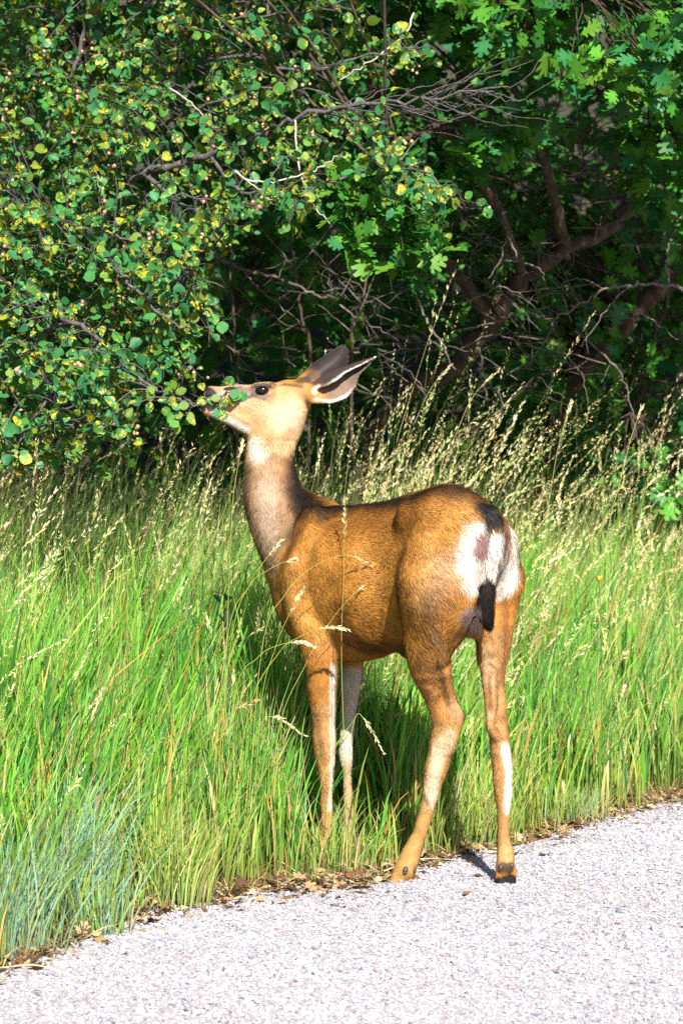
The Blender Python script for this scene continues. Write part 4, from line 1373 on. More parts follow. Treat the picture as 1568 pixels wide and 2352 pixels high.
# ------------------------------------------------------------------ serviceberry shrub (left)
r = np.random.default_rng(77)
SB = np.array([-1.45, 8.95, 0.0])
shrub = empty_root('serviceberry_shrub', SB, 'serviceberry shrub with round yellow-spotted leaves and pink berries hanging over the grass', 'shrub')
LIMBS = [
    ([SB, W(-260, 1100, 8.85), W(-140, 800, 8.6), W(0, 560, 8.35), W(170, 470, 8.15), W(330, 400, 8.0), W(480, 355, 7.88), W(560, 325, 7.82), W(680, 272, 7.74), W(800, 245, 7.66), W(960, 226, 7.6), W(1135, 210, 7.55)], 0.019, 0.0022),
    ([W(170, 470, 8.15), W(260, 390, 8.2), W(340, 300, 8.25), W(420, 150, 8.3), W(470, -40, 8.3)], 0.011, 0.005),
    ([W(0, 560, 8.35), W(90, 330, 8.5), W(170, 150, 8.6), W(230, -60, 8.6)], 0.012, 0.006),
    ([W(-140, 800, 8.6), W(-40, 660, 8.1), W(18, 685, 7.85), W(80, 788, 7.62), W(99, 846, 7.52), W(117, 912, 7.44), W(139, 941, 7.4), W(176, 993, 7.34), W(238, 978, 7.3), W(293, 945, 7.27)], 0.011, 0.0020),
    ([W(18, 685, 7.85), W(110, 600, 7.75), W(234, 590, 7.6), W(278, 630, 7.5), W(322, 671, 7.42), W(384, 733, 7.36), W(450, 760, 7.3)], 0.009, 0.0022),
    ([W(80, 788, 7.62), W(160, 740, 7.5), W(249, 795, 7.4), W(300, 857, 7.28), W(366, 898, 7.19), W(440, 926, 7.142), W(494, 918, 7.136), W(541, 883, 7.14)], 0.008, 0.0014),
    ([W(330, 400, 8.0), W(420, 470, 7.8), W(500, 520, 7.65), W(480, 600, 7.6)], 0.008, 0.002),
    ([W(480, 355, 7.88), W(560, 440, 7.75), W(700, 430, 7.65), W(830, 400, 7.6), W(960, 395, 7.55), W(1070, 492, 7.5)], 0.007, 0.0015),
    ([W(420, 150, 8.3), W(560, 130, 8.0), W(700, 165, 7.85), W(860, 122, 7.75), W(1000, 105, 7.7)], 0.007, 0.0016),
    ([W(340, 300, 8.25), W(480, 240, 8.0), W(620, 200, 7.85), W(720, 210, 7.8)], 0.006, 0.002),
    ([W(230, -60, 8.6), W(420, 10, 8.2), W(560, 40, 8.0), W(760, 20, 7.9)], 0.007, 0.002),
    ([W(0, 560, 8.35), W(60, 480, 8.1), W(180, 520, 7.85), W(320, 560, 7.7), W(430, 610, 7.6)], 0.008, 0.002),
    ([W(117, 912, 7.44), W(60, 990, 7.4), W(20, 1060, 7.35)], 0.005, 0.0018),
    ([W(170, 470, 8.15), W(240, 450, 8.0), W(400, 450, 7.9), W(520, 470, 7.8)], 0.006, 0.002),
]
nodes = []
for P, r0, r1 in LIMBS:
    C = wiggle(P, 7, 0.006, r)
    rad = np.linspace(r0, r1, len(C))
    nodes.append(np.concatenate([C, rad[:, None]], 1))
    add('branch', tube_mesh('shrub_branch', C, r0, r1, dark_bark, 6, SB, 0.05, r), parent=shrub)
# bleached twigs and dead sprays at the end of the long limb
PALE = [([W(540, 394, 7.5), W(572, 414, 7.5), W(640, 416, 7.5), W(720, 392, 7.52), W(778, 358, 7.55)], 0.0034, 0.0014), ([W(548, 400, 7.5), W(590, 432, 7.48), W(628, 472, 7.47)], 0.0024, 0.001),
        ([W(678, 276, 7.7), W(688, 390, 7.62), W(720, 470, 7.6), W(768, 521, 7.58)], 0.0030, 0.0012), ([W(950, 30, 7.9), W(925, 85, 7.85), W(850, 140, 7.8), W(780, 185, 7.78)], 0.0032, 0.0016),
        ([W(380, 195, 7.9), W(430, 230, 7.85), W(470, 265, 7.82)], 0.0026, 0.0014)]
for P, r0, r1 in PALE:
    add('dead_twig', tube_mesh('pale_twig', wiggle(P, 6, 0.003, r), r0, r1, pale_bark, 5, SB), parent=shrub)
for q in range(46):
    a = W(r.uniform(690, 1060), 0, 7.6)
    main = nodes[0]
    i = r.integers(int(len(main) * 0.72), len(main) - 1)
    p0 = main[i, :3]
    s_ = r.choice([-1, 1])
    L_ = r.uniform(0.06, 0.22)
    p1 = p0 + np.array([L_ * r.uniform(0.5, 1.0), r.normal(0, 0.03), s_ * L_ * r.uniform(0.05, 0.4)])
    p2 = p1 + np.array([L_ * 0.5, r.normal(0, 0.03), r.uniform(-0.2, 0.5) * L_])
    C = wiggle([p0, 0.5 * (p0 + p1) + r.normal(0, 0.006, 3), p1, p2], 4, 0.003, r)
    add('dead_twig', tube_mesh('dead_twig', C, 0.0020, 0.0007, dark_bark if q % 3 else grey_bark, 4, SB), parent=shrub)

SHRUB_POLY = [(-90, -60), (760, -60), (800, 60), (1010, 85), (1005, 125), (820, 175), (740, 235), (880, 290), (980, 370), (1075, 480), (1040, 505), (900, 430), (760, 430),
              (680, 520), (540, 545), (500, 590), (430, 640), (470, 690), (525, 730), (440, 790), (360, 830), (330, 900), (300, 1000), (250, 1030), (180, 1015), (60, 1075), (-90, 1100)]
NODES = np.concatenate(nodes)


def shrub_depth(u, v, r):
    base = 8.55 - 1.15 * np.clip((v - 150) / 800, 0, 1) - 0.55 * np.clip(u / 900, 0, 1) * (v < 520)
    return base + r.normal(-0.05, 0.22, len(u))


tg = sample_poly(SHRUB_POLY, 640, r)
# a little more on the dense lower left
tg = np.concatenate([tg, sample_poly([(-60, 480), (430, 520), (470, 700), (380, 800), (200, 860), (-60, 860)], 200, r)])
tg = np.concatenate([tg, [(470, 905), (520, 905), (440, 930), (500, 935), (400, 900), (430, 950), (540, 890), (385, 925), (410, 970), (350, 880)]])
td = shrub_depth(tg[:, 0], tg[:, 1], r)
td[-10:] = [min(surf(u, v)[1], 7.16) - 0.014 for u, v in tg[-10:]]
TW = np.array([W(u, v, d) for (u, v), d in zip(tg, td)])
lpos, laxis, lnorm, lsize = [], [], [], []
bpos = []
tbag = Bag()
for q, p in enumerate(TW):
    dd = np.linalg.norm(NODES[:, :3] - p, axis=1) + 0.4 * np.maximum(0, p[2] - NODES[:, 2] - 0.3) * 0
    j = dd.argmin()
    p0 = NODES[j, :3]
    small = q >= len(TW) - 10
    if small:
        p0 = nodes[5][np.linalg.norm(nodes[5][:, :3] - p, axis=1).argmin(), :3]
    dist = np.linalg.norm(p - p0)
    drop = np.array([0, 0, 0.25 * dist])
    m1 = p0 + (p - p0) * 0.5 + drop * 0.5 + r.normal(0, 0.02 * min(1, dist * 3), 3)
    dirn = unit(p - m1 + np.array([r.normal(0.15, 0.3), r.normal(-0.2, 0.3), r.normal(-0.05, 0.25)]) * 0.15)
    tl = r.uniform(0.06, 0.13) if not small else 0.012
    C = wiggle([p0, m1, p, p + dirn * tl], 4, 0.003, r)
    V, F = tube(C, np.linspace(0.0026 if dist > 0.15 else 0.0018, 0.0008, len(C)), 4)
    tbag.put(V - SB, F)
    nl = r.integers(8, 14) if not small else r.integers(3, 5)
    ss = np.linspace(max(0.35, 1 - 0.26 / max(dist, 0.26)), 1.0, nl)
    for s_ in ss:
        i = s_ * (len(C) - 1)
        a = int(min(i, len(C) - 2))
        pt = C[a] + (C[a + 1] - C[a]) * (i - a)
        T = unit(C[a + 1] - C[a])
        sd = unit(np.cross(T, r.normal(0, 1, 3)))
        ax = unit(T * 0.5 + sd * 0.9 + np.array([0, 0, -0.25]))
        nm = unit(np.array([0.18, -0.52, 0.62]) + r.normal(0, 0.75, 3))
        if small:
            nm = unit(np.array([0.1, -0.8, 0.5]) + r.normal(0, 0.22, 3))
            ax = unit(ax * np.array([1, 0.25, 1]))
        lpos.append(pt + ax * 0.008)
        laxis.append(ax)
        lnorm.append(nm)
        lsize.append(0.014 + 0.027 * r.random() ** 0.9 if not small else r.uniform(0.026, 0.036))
    if r.random() < 0.24 and not small:
        for _ in range(r.integers(2, 5)):
            bpos.append(C[-1] + np.array([r.normal(0, 0.012), r.normal(-0.01, 0.01), r.normal(-0.008, 0.012)]))
add('twigs', tbag.mesh('shrub_twigs', dark_bark), parent=shrub, kind='stuff')
lpos, laxis, lnorm, lsize = np.array(lpos), np.array(laxis), np.array(lnorm), np.array(lsize)
ok = sdf_at(lpos) > 0.003
lpos, laxis, lnorm, lsize = lpos[ok], laxis[ok], lnorm[ok], lsize[ok]
LM = frames(laxis, lnorm)
lcol = pick([(0.032, 0.150, 0.040), (0.024, 0.125, 0.045), (0.060, 0.175, 0.030), (0.11, 0.18, 0.024), (0.036, 0.165, 0.062)], [0.28, 0.22, 0.24, 0.17, 0.09], len(lpos), r, 0.25)
uu, vv_, dd_ = proj(lpos)
vis = (uu > -5) & (uu < 1570) & (vv_ > -5)
score = np.where(vis, lsize / dd_, 0)
score = np.where(vis & (dd_ < 7.75), score * 1.5, score)
best = np.argsort(-score)[:300]
rest = np.setdiff1d(np.arange(len(lpos)), best)
leaf_objects(shrub, RL_V, RL_T, (lpos - SB)[best], LM[best], lsize[best], lcol[best], berry_leaf_m, 'leaf', 5)
V, T, C, UV = bake_leaves(RL_V, RL_T, (lpos - SB)[rest], LM[rest], lsize[rest], lcol[rest], 6)
add('foliage', tri_mesh('shrub_foliage', V, T, berry_leaf_m, colors=C, uvs=UV), parent=shrub, kind='stuff')
# berries
berry_m, nt, out = new_mat('berry_skin')
oi = N(nt, 'ShaderNodeObjectInfo')
bs = N(nt, 'ShaderNodeBsdfPrincipled', i_Roughness=0.4)
nt.links.new(ramp(nt, oi.outputs['Random'], [(0.0, (0.62, 0.16, 0.13)), (0.5, (0.60, 0.30, 0.16)), (1.0, (0.52, 0.11, 0.15))]), bs.inputs['Base Color'])
nt.links.new(bs.outputs[0], out.inputs[0])
sv, sf = uv_ball(7, 5)
bm_ = tri_mesh('berry', sv * np.array([1, 1, 1.05]), sf, berry_m)
for p in bpos[:290]:
    o = add('berry', bm_, parent=shrub)
    o.location = p - SB
    o.scale = (0.0045,) * 3 if r.random() < 0.5 else (0.0055,) * 3


# ------------------------------------------------------------------ oaks
def leafy_twigs(targets, r, per=(5, 9), size=(0.055, 0.095), nodes_=None, droop=0.12):
    """clusters of lobed leaves at twig ends; returns leaf arrays and twig curves"""
    pos, ax, nm, sz, curves = [], [], [], [], []
    for p in targets:
        k = r.integers(*per)
        if nodes_ is not None:
            j = np.linalg.norm(nodes_ - p, axis=1).argmin()
            p0 = nodes_[j]
            d = np.linalg.norm(p - p0)
            if d < 1.2:
                m = 0.5 * (p0 + p) + r.normal(0, 0.05 * d, 3) + np.array([0, 0, 0.12 * d])
                curves.append(wiggle([p0, m, p], 4, 0.004, r))
        hub = unit(np.array([r.normal(0, 0.7), r.normal(-0.45, 0.5), r.normal(0, 0.5)]))
        for q in range(k):
            a = unit(hub * 0.5 + r.normal(0, 0.7, 3) + np.array([0, -0.15, -droop]))
            pos.append(p + a * r.uniform(0.0, 0.02) + r.normal(0, 0.018, 3))
            ax.append(a)
            nm.append(unit(np.array([0.15, -0.5, 0.75]) + r.normal(0, 0.45, 3)))
            sz.append(r.uniform(*size))
    return np.array(pos), np.array(ax), np.array(nm), np.array(sz), curves


OAKCOL = ([(0.032, 0.145, 0.016), (0.055, 0.185, 0.018), (0.020, 0.095, 0.020), (0.085, 0.20, 0.02), (0.024, 0.13, 0.042)], [0.32, 0.27, 0.18, 0.11, 0.12])


def region(poly, n, dlo, dhi, r):
    p = sample_poly(poly, n, r)
    return np.array([W(u, v, d) for (u, v), d in zip(p, r.uniform(dlo, dhi, n))])


def oak(label, base, trunk, limbs, regions, seed, shade_canopy=None, dead=()):
    r = np.random.default_rng(seed)
    base = np.asarray(base, float)
    root = empty_root('oak_tree', base, label, 'oak tree')
    P, r0, r1 = trunk
    Ct = wiggle([base] + list(P), 8, 0.010, r)
    add('trunk', tube_mesh('oak_trunk', Ct, r0, r1, oak_bark, 12, base, 0.18, r), parent=root)
    nds = [Ct]
    for P, a, b in limbs:
        C = wiggle(P, 7, 0.010, r)
        nds.append(C)
        add('branch', tube_mesh('oak_branch', C, a, b, oak_bark, 7, base, 0.06, r), parent=root)
    for P, a, b in dead:
        C = wiggle(P, 6, 0.005, r)
        nds.append(C[::3])
        add('dead_branch', tube_mesh('dead_branch', C, a, b, grey_bark, 5, base, 0.08, r), parent=root)
    nodes_ = np.concatenate(nds)
    pos, ax, nm, sz = [], [], [], []
    tb = Bag()
    for poly, n, lo, hi, size in regions:
        t = region(poly, n, lo, hi, r)
        a, b, c, d, cur = leafy_twigs(t, r, size=size, nodes_=nodes_)
        pos.append(a), ax.append(b), nm.append(c), sz.append(d)
        for C in cur:
            V, F = tube(C, np.linspace(0.004, 0.0012, len(C)), 4)
            tb.put(V - base, F)
    if shade_canopy is not None:  # leaf clusters added above the view to cast shade below
        t = shade_canopy(r)
        a, b, c, d, cur = leafy_twigs(t, r, size=(0.07, 0.12), nodes_=nodes_)
        pos.append(a), ax.append(b), nm.append(c), sz.append(d)
        for C in cur:
            V, F = tube(C, np.linspace(0.006, 0.002, len(C)), 4)
            tb.put(V - base, F)
    if tb.n:
        add('twigs', tb.mesh('oak_twigs', oak_bark), parent=root, kind='stuff')
    pos, ax, nm, sz = map(np.concatenate, (pos, ax, nm, sz))
    M = frames(ax, nm)
    col = pick(*OAKCOL, len(pos), r, 0.25)
    u, v, d = proj(pos)
    vis = (u > -5) & (u < 1573) & (v > -5)
    best = np.argsort(-np.where(vis, sz / d * np.clip(11 - d, 0.1, 9), 0))[:300]
    rest = np.setdiff1d(np.arange(len(pos)), best)
    leaf_objects(root, OL_V, OL_T, (pos - base)[best], M[best], sz[best], col[best], oak_leaf_m, 'leaf', seed)
    V, T, C, UV = bake_leaves(OL_V, OL_T, (pos - base)[rest], M[rest], sz[rest], col[rest], seed + 1)
    add('foliage', tri_mesh('oak_foliage', V, T, oak_leaf_m, colors=C, uvs=UV), parent=root, kind='stuff')
    return root


def box_pts(x0, x1, y0, y1, z0, z1, n):
    return lambda r: np.stack([r.uniform(x0, x1, n), r.uniform(y0, y1, n), r.uniform(z0, z1, n)], 1)


DEAD_A = [([W(1105, 320, 8.9), W(1112, 390, 8.8), W(1140, 450, 8.7), W(1165, 530, 8.6), W(1190, 600, 8.55), W(1212, 628, 8.5)], 0.007, 0.002),
          ([W(1190, 600, 8.55), W(1150, 600, 8.5), W(1125, 640, 8.5)], 0.004, 0.0012), ([W(1165, 530, 8.6), W(1150, 590, 8.6), W(1130, 660, 8.55)], 0.003, 0.001),
          ([W(1190, 600, 8.55), W(1235, 615, 8.5), W(1250, 650, 8.5)], 0.0035, 0.001), ([W(1140, 450, 8.7), W(1110, 480, 8.7), W(1060, 460, 8.7)], 0.003, 0.001),
          ([W(500, 590, 9.0), W(560, 620, 8.95), W(640, 640, 8.9), W(700, 662, 8.85), W(745, 682, 8.85), W(800, 690, 8.8)], 0.007, 0.0025),
          ([W(560, 620, 8.95), W(590, 660, 8.9), W(640, 700, 8.9), W(700, 760, 8.85)], 0.0035, 0.0012), ([W(640, 640, 8.9), W(660, 600, 8.9), W(720, 580, 8.85)], 0.003, 0.001),
          ([W(960, 690, 8.9), W(985, 750, 8.85), W(1015, 790, 8.8), W(1040, 850, 8.75)], 0.005, 0.002), ([W(1095, 345, 8.8), W(1095, 385, 8.75), W(1120, 430, 8.7)], 0.006, 0.003),
          ([W(780, 700, 9.0), W(830, 740, 8.95), W(880, 760, 8.9), W(940, 800, 8.9)], 0.0035, 0.001), ([W(940, 560, 9.0), W(960, 640, 8.95), W(990, 700, 8.9)], 0.004, 0.0015),
          ([W(1000, 700, 8.9), W(1080, 690, 8.85), W(1150, 660, 8.8), W(1230, 690, 8.8)], 0.004, 0.0012), ([W(1040, 760, 8.9), W(1120, 745, 8.85), W(1200, 720, 8.8), W(1270, 730, 8.8)], 0.004, 0.0012),
          ([W(1060, 800, 8.9), W(1130, 770, 8.85), W(1210, 790, 8.8), W(1300, 830, 8.8)], 0.004, 0.0012), ([W(1110, 640, 9.0), W(1180, 700, 8.9), W(1240, 760, 8.85)], 0.004, 0.0012)]
oak('oak with a leaning reddish trunk, bright leaf cluster and tangled bare twigs behind the deer', (0.05, 9.75, 0),
    ([W(815, 1250, 9.6), W(850, 1020, 9.5), W(935, 905, 9.4), W(1060, 830, 9.35), W(1130, 735, 9.3), W(1200, 640, 9.3), W(1300, 575, 9.35), W(1420, 500, 9.5), W(1500, 300, 9.7), W(1540, -100, 9.8)], 0.040, 0.024),
    [([W(1200, 640, 9.3), W(1150, 500, 9.1), W(1080, 380, 8.9), W(1000, 300, 8.4), W(900, 350, 8.0), W(870, 440, 7.8)], 0.02, 0.004),
     ([W(1130, 735, 9.3), W(1000, 560, 9.2), W(900, 330, 9.2), W(820, 100, 9.2), W(760, -150, 9.2)], 0.022, 0.008),
     ([W(1300, 575, 9.35), W(1250, 380, 9.0), W(1180, 200, 8.7), W(1100, 60, 8.5), W(1000, -60, 8.4)], 0.02, 0.006),
     ([W(900, 330, 9.2), W(700, 300, 9.5), W(450, 250, 9.6), W(200, 200, 9.7)], 0.012, 0.004),
     ([W(1000, 560, 9.2), W(800, 600, 9.6), W(600, 650, 9.8), W(400, 700, 9.9)], 0.010, 0.003)],
    [([(790, 420), (900, 400), (1000, 430), (1015, 540), (970, 650), (900, 600), (800, 560)], 44, 7.5, 7.95, (0.05, 0.085)),
     ([(1030, 220), (1260, 260), (1220, 330), (1090, 400), (1030, 360)], 22, 8.2, 8.7, (0.05, 0.085)),
     ([(760, -40), (1100, -40), (1060, 180), (900, 200), (780, 120)], 46, 8.3, 9.1, (0.055, 0.09)),
     ([(420, 450), (800, 560), (860, 900), (520, 930), (430, 700)], 60, 9.5, 10.3, (0.055, 0.09)),
     ([(-60, -60), (800, -60), (820, 500), (500, 620), (-60, 900)], 170, 9.2, 10.2, (0.06, 0.10))],
    301, lambda r: np.concatenate([box_pts(-2.6, 0.6, 9.0, 11.5, 2.9, 4.2, 420)(r), box_pts(-1.7, 0.1, 7.3, 8.9, 2.55, 3.4, 210)(r)]), DEAD_A)  # unseen overhead leaves, added to darken the back and dapple the shrub

DEAD_B = [([W(1600, 690, 8.9), W(1568, 668, 8.85), W(1540, 655, 8.8), W(1450, 655, 8.75), W(1390, 665, 8.7), W(1340, 695, 8.7), W(1290, 722, 8.65), W(1262, 748, 8.6)], 0.0075, 0.002),
          ([W(1450, 655, 8.75), W(1400, 700, 8.7), W(1350, 770, 8.7), W(1330, 800, 8.7)], 0.003, 0.001), ([W(1390, 665, 8.7), W(1330, 640, 8.7), W(1280, 660, 8.7)], 0.003, 0.001),
          ([W(1568, 450, 8.9), W(1545, 520, 8.85), W(1530, 590, 8.8), W(1535, 655, 8.8)], 0.006, 0.003), ([W(1450, 700, 8.9), W(1500, 740, 8.9), W(1560, 780, 8.9)], 0.004, 0.0012),
          ([W(1290, 80, 8.8), W(1290, 180, 8.8), W(1270, 260, 8.75), W(1180, 300, 8.7)], 0.005, 0.0015), ([W(1290, 180, 8.8), W(1330, 250, 8.75), W(1325, 330, 8.7), W(1360, 400, 8.7)], 0.004, 0.0014),
          ([W(1180, 330, 8.8), W(1240, 380, 8.75), W(1300, 390, 8.7), W(1370, 420, 8.7)], 0.004, 0.0014), ([W(1480, 330, 8.9), W(1520, 400, 8.85), W(1568, 480, 8.8)], 0.004, 0.002),
          ([W(1180, 770, 8.95), W(1260, 790, 8.9), W(1330, 850, 8.9), W(1345, 920, 8.85)], 0.004, 0.0012), ([W(1100, 800, 8.9), W(1115, 870, 8.85), W(1112, 930, 8.85)], 0.0035, 0.001),
          ([W(1320, 760, 8.95), W(1400, 830, 8.9), W(1440, 900, 8.9), W(1460, 1000, 8.9)], 0.004, 0.0012)]
oak('oak with a dark leaning trunk and a leafy crown overhanging the right of the thicket', (0.78, 10.2, 0),
    ([W(1252, 1200, 10.1), W(1270, 1000, 10.0), W(1340, 850, 9.9), W(1400, 780, 9.85), W(1460, 715, 9.8), W(1540, 640, 9.8), W(1660, 520, 9.8), W(1760, 200, 9.8), W(1800, -200, 9.8)], 0.048, 0.030),
    [([W(1660, 520, 9.8), W(1600, 300, 9.4), W(1500, 150, 9.0), W(1400, 30, 8.6), W(1280, -40, 8.2)], 0.024, 0.006),
     ([W(1660, 520, 9.8), W(1640, 450, 9.3), W(1580, 380, 9.0), W(1500, 330, 8.8)], 0.014, 0.004),
     ([W(1540, 640, 9.8), W(1500, 800, 9.9), W(1450, 950, 10.0)], 0.010, 0.003),
     ([W(1760, 200, 9.8), W(1700, -100, 9.2), W(1560, -250, 8.7), W(1350, -330, 8.3)], 0.03, 0.008)],
    [([(1000, -50), (1640, -50), (1640, 250), (1490, 320), (1280, 170), (1100, 170), (1000, 110)], 105, 7.75, 8.5, (0.05, 0.09)),
     ([(1400, 250), (1640, 250), (1640, 620), (1460, 480)], 42, 8.4, 9.0, (0.055, 0.09)),
     ([(1080, 480), (1640, 560), (1640, 1180), (1200, 1150), (1150, 850)], 165, 9.6, 10.6, (0.06, 0.10)),
     ([(850, 200), (1300, 300), (1300, 760), (900, 700)], 90, 9.9, 10.8, (0.06, 0.10))],
    302, lambda r: np.concatenate([box_pts(-0.1, 2.6, 7.8, 9.4, 2.5, 3.5, 640)(r), box_pts(-0.6, 3.2, 9.2, 12, 2.9, 4.6, 520)(r)]), DEAD_B)  # unseen overhead leaves, added to keep the understory dark

# slender saplings in the shade behind the deer
for lab, P, a in (('thin pale sapling stem rising behind the deer\'s muzzle', [W(548, 900, 8.9), W(541, 800, 8.9), W(533, 640, 8.9), W(528, 520, 8.95), W(500, 300, 9.1)], 0.0055),
                  ('slim brown sapling stem behind the deer\'s forehead', [W(712, 850, 9.0), W(700, 760, 9.0), W(684, 660, 9.0), W(672, 560, 9.0), W(650, 380, 9.2)], 0.0060),
                  ('grey forked sapling stem behind the deer\'s ears', [W(806, 850, 9.0), W(812, 760, 9.0), W(825, 690, 9.0), W(838, 640, 9.0), W(842, 480, 9.1)], 0.0065),
                  ):
    b = np.array([P[0][0], P[0][1], 0.0])
    root = empty_root('sapling', b, lab, 'sapling')
    C = wiggle([b] + P, 6, 0.006, r)
    add('trunk', tube_mesh('sapling_stem', C, a, a * 0.45, oak_bark, 6, b, 0.08, r), parent=root)
    for q in range(5):
        i = r.integers(len(C) // 3, len(C) - 1)
        s_ = r.choice([-1, 1])
        e = C[i] + np.array([s_ * r.uniform(0.06, 0.2), r.normal(0, 0.05), r.uniform(0.0, 0.2)])
        add('branch', tube_mesh('sapling_twig', wiggle([C[i], 0.5 * (C[i] + e) + r.normal(0, 0.01, 3), e], 4, 0.004, r), 0.003, 0.001, grey_bark, 4, b), parent=root)

# the mass of brushwood and leaves further in, where nothing can be told apart
bag = Bag()
r = np.random.default_rng(404)
for q in range(360):
    u, v = sample_poly([(760, 560), (1000, 480), (1380, 560), (1420, 860), (1150, 930), (850, 900)], 1, r)[0] if q < 210 else sample_poly([(1040, 120), (1568, 200), (1568, 560), (1050, 560)], 1, r)[0] if q < 300 else sample_poly([(400, 560), (850, 600), (850, 940), (420, 940)], 1, r)[0]
    p = W(u, v, r.uniform(8.8, 9.5))
    L_ = r.uniform(0.08, 0.34)
    a = r.normal(0, 0.6) + (0.5 if r.random() < 0.6 else 2.2)
    dv = np.array([math.cos(a), r.normal(0, 0.4), math.sin(a) * 0.7])
    C = wiggle([p - dv * L_ * 0.5, p + r.normal(0, 0.03, 3), p + dv * L_ * 0.5 + np.array([0, 0, -0.06 * r.random()])], 4, 0.006, r)
    V, F = tube(C, np.linspace(0.0021, 0.0007, len(C)) * r.uniform(0.6, 1.3), 3)
    bag.put(V, F)
add('brushwood', bag.mesh('brushwood', grey_bark), kind='stuff', label='tangle of fine bare twigs in the shade under the oaks', cat='brushwood')
n = 11000
pos = np.stack([r.uniform(-3.4, 3.6, n), r.uniform(10.3, 12.6, n), r.uniform(0.0, 1, n) ** 0.8 * 4.8], 1)
ax = unit(r.normal(0, 1, (n, 3)) + np.array([0, 0, -0.3]))
nm = unit(np.array([0.1, -0.7, 0.5]) + r.normal(0, 0.5, (n, 3)))
V, T, C, UV = bake_leaves(OL_V, OL_T, pos, frames(ax, nm), r.uniform(0.10, 0.17, n), pick(*OAKCOL, n, r, 0.25), 405)
add('thicket', tri_mesh('thicket', V, T, oak_leaf_m, colors=C, uvs=UV), kind='stuff', label='dense dark green leaf mass closing the back of the scene', cat='thicket')
# bank added behind the leaves to block bright sky, coloured dark like deep shade
bank_dark_m = bark_mat('bank_shade_dark', (0.010, 0.012, 0.006), (0.022, 0.022, 0.010), (0.035, 0.03, 0.015), 6.0)
bx = np.linspace(-40, 40, 41)
by = np.array([12.4, 13.2, 14.5, 17, 22, 30, 60])
bz = np.array([-0.05, 1.0, 2.6, 4.8, 7.5, 10, 14])
BX, BY = np.meshgrid(bx, by, indexing='ij')
BZ = np.broadcast_to(bz, BX.shape) + 0.5 * (noise1(np.stack([BX, BY, 0 * BX], -1), 0.7, 3) - 0.5) * (np.arange(len(by)) > 0)
nyy = len(by)
ii, jj = np.meshgrid(np.arange(len(bx) - 1), np.arange(nyy - 1), indexing='ij')
q0 = (ii * nyy + jj).ravel()
add('backdrop_bank', tri_mesh('backdrop_bank', np.stack([BX, BY, BZ], -1).reshape(-1, 3), np.stack([q0, q0 + nyy, q0 + nyy + 1, q0 + 1], 1), bank_dark_m), kind='structure')
# ================================================================== LITTER, STONES, FLOWERS
litter_m = plant_mat('dead_leaf', 0.8, 0.12, 0.15)
r = np.random.default_rng(909)
LITTER = [(760, 2018), (800, 2010), (770, 2036), (735, 2028), (690, 2036), (640, 2046), (590, 2052), (555, 2060), (845, 2020), (868, 2012), (700, 2012), (820, 2028), (520, 2066), (480, 2072), (350, 2110), (372, 2112), (340, 2098),
          (300, 2122), (330, 2130), (1010, 1972), (1040, 1962), (1085, 1958), (1120, 1950), (1205, 1940), (1240, 1935), (1262, 1928), (1300, 1908), (1352, 1892), (1380, 1886), (1402, 1880), (1425, 1870), (1445, 1862), (1470, 1856),
          (1500, 1848), (1530, 1842), (1555, 1838), (1480, 1840), (1520, 1826), (1400, 1862), (1440, 1846), (1330, 1905), (1150, 1948), (985, 1985), (960, 1990), (100, 2205), (60, 2222), (160, 2185), (220, 2165)]
vars_ = []
for q in range(8):
    v = OL_V.copy()
    v[:, 2] = 0.18 * np.sin(v[:, 1] * 4 + q) + 0.35 * np.abs(v[:, 0]) * r.uniform(0.3, 1.2)
    c = np.array([(0.16, 0.075, 0.035), (0.32, 0.20, 0.10), (0.075, 0.038, 0.022), (0.40, 0.29, 0.17)])[q % 4] * r.uniform(0.8, 1.15)
    vars_.append(tri_mesh('fallen_leaf', v, OL_T, litter_m, colors=np.tile(c, (len(v), 1)) * r.uniform(0.8, 1.2, (len(v), 1))))
for q, (u, v) in enumerate(LITTER):
    for k in range(2):
        p = G(u + r.normal(0, 14), v + r.normal(-4, 9))
        vi = int(r.integers(0, 8))
        tone = ('rust-brown', 'tan', 'dark brown', 'pale straw-coloured')[vi % 4]
        place = ('at the foot of the blue-green tufts' if u < 260 else 'below the yellow-green tuft' if u < 500 else 'in the litter left of the deer' if u < 720 else
                 'in the litter around the front hooves' if u < 900 else 'behind the hind hooves' if u < 1180 else 'along the road edge beyond the deer' if u < 1390 else 'in the far litter beside the low feathery tuft')
        o = add('fallen_leaf', vars_[vi], label='%s curled oak leaf lying %s' % (tone, place), cat='dead leaf', group='fallen leaves along the road edge')
        s_ = r.uniform(0.022, 0.055)
        o.scale = (s_, s_, s_)
        o.location = (p[0], p[1], 0.010 + 0.006 * k)
        o.rotation_euler = (r.normal(0, 0.35), r.normal(0, 0.35), r.uniform(0, 6.28))
# finer litter: crumbs of leaf and straw
n = 2800
x = r.uniform(-1.0, 1.5, n)
y = edge_y(x) - np.where(r.random(n) < 0.10, r.exponential(0.16, n), 0) + r.normal(0.04, 0.07, n) + 0.10 * (noise1(np.stack([x, 0 * x, 0 * x], 1), 6.0, 88) - 0.5)
P0 = np.stack([x, y, r.uniform(0.006, 0.014, n)], 1)
a = r.uniform(0, 2 * np.pi, n)
L_ = r.uniform(0.006, 0.022, n)
d1 = np.stack([np.cos(a), np.sin(a), r.normal(0, 0.25, n)], 1) * L_[:, None]
d2 = np.stack([-np.sin(a), np.cos(a), r.normal(0, 0.3, n)], 1) * (L_ * r.uniform(0.15, 0.6, n))[:, None]
V = np.stack([P0 - d1, P0 - d2, P0 + d1, P0 + d2], 1).reshape(-1, 3)
b = (np.arange(n) * 4)[:, None]
F = np.concatenate([b + np.array([[0, 1, 2]]), b + np.array([[0, 2, 3]])])
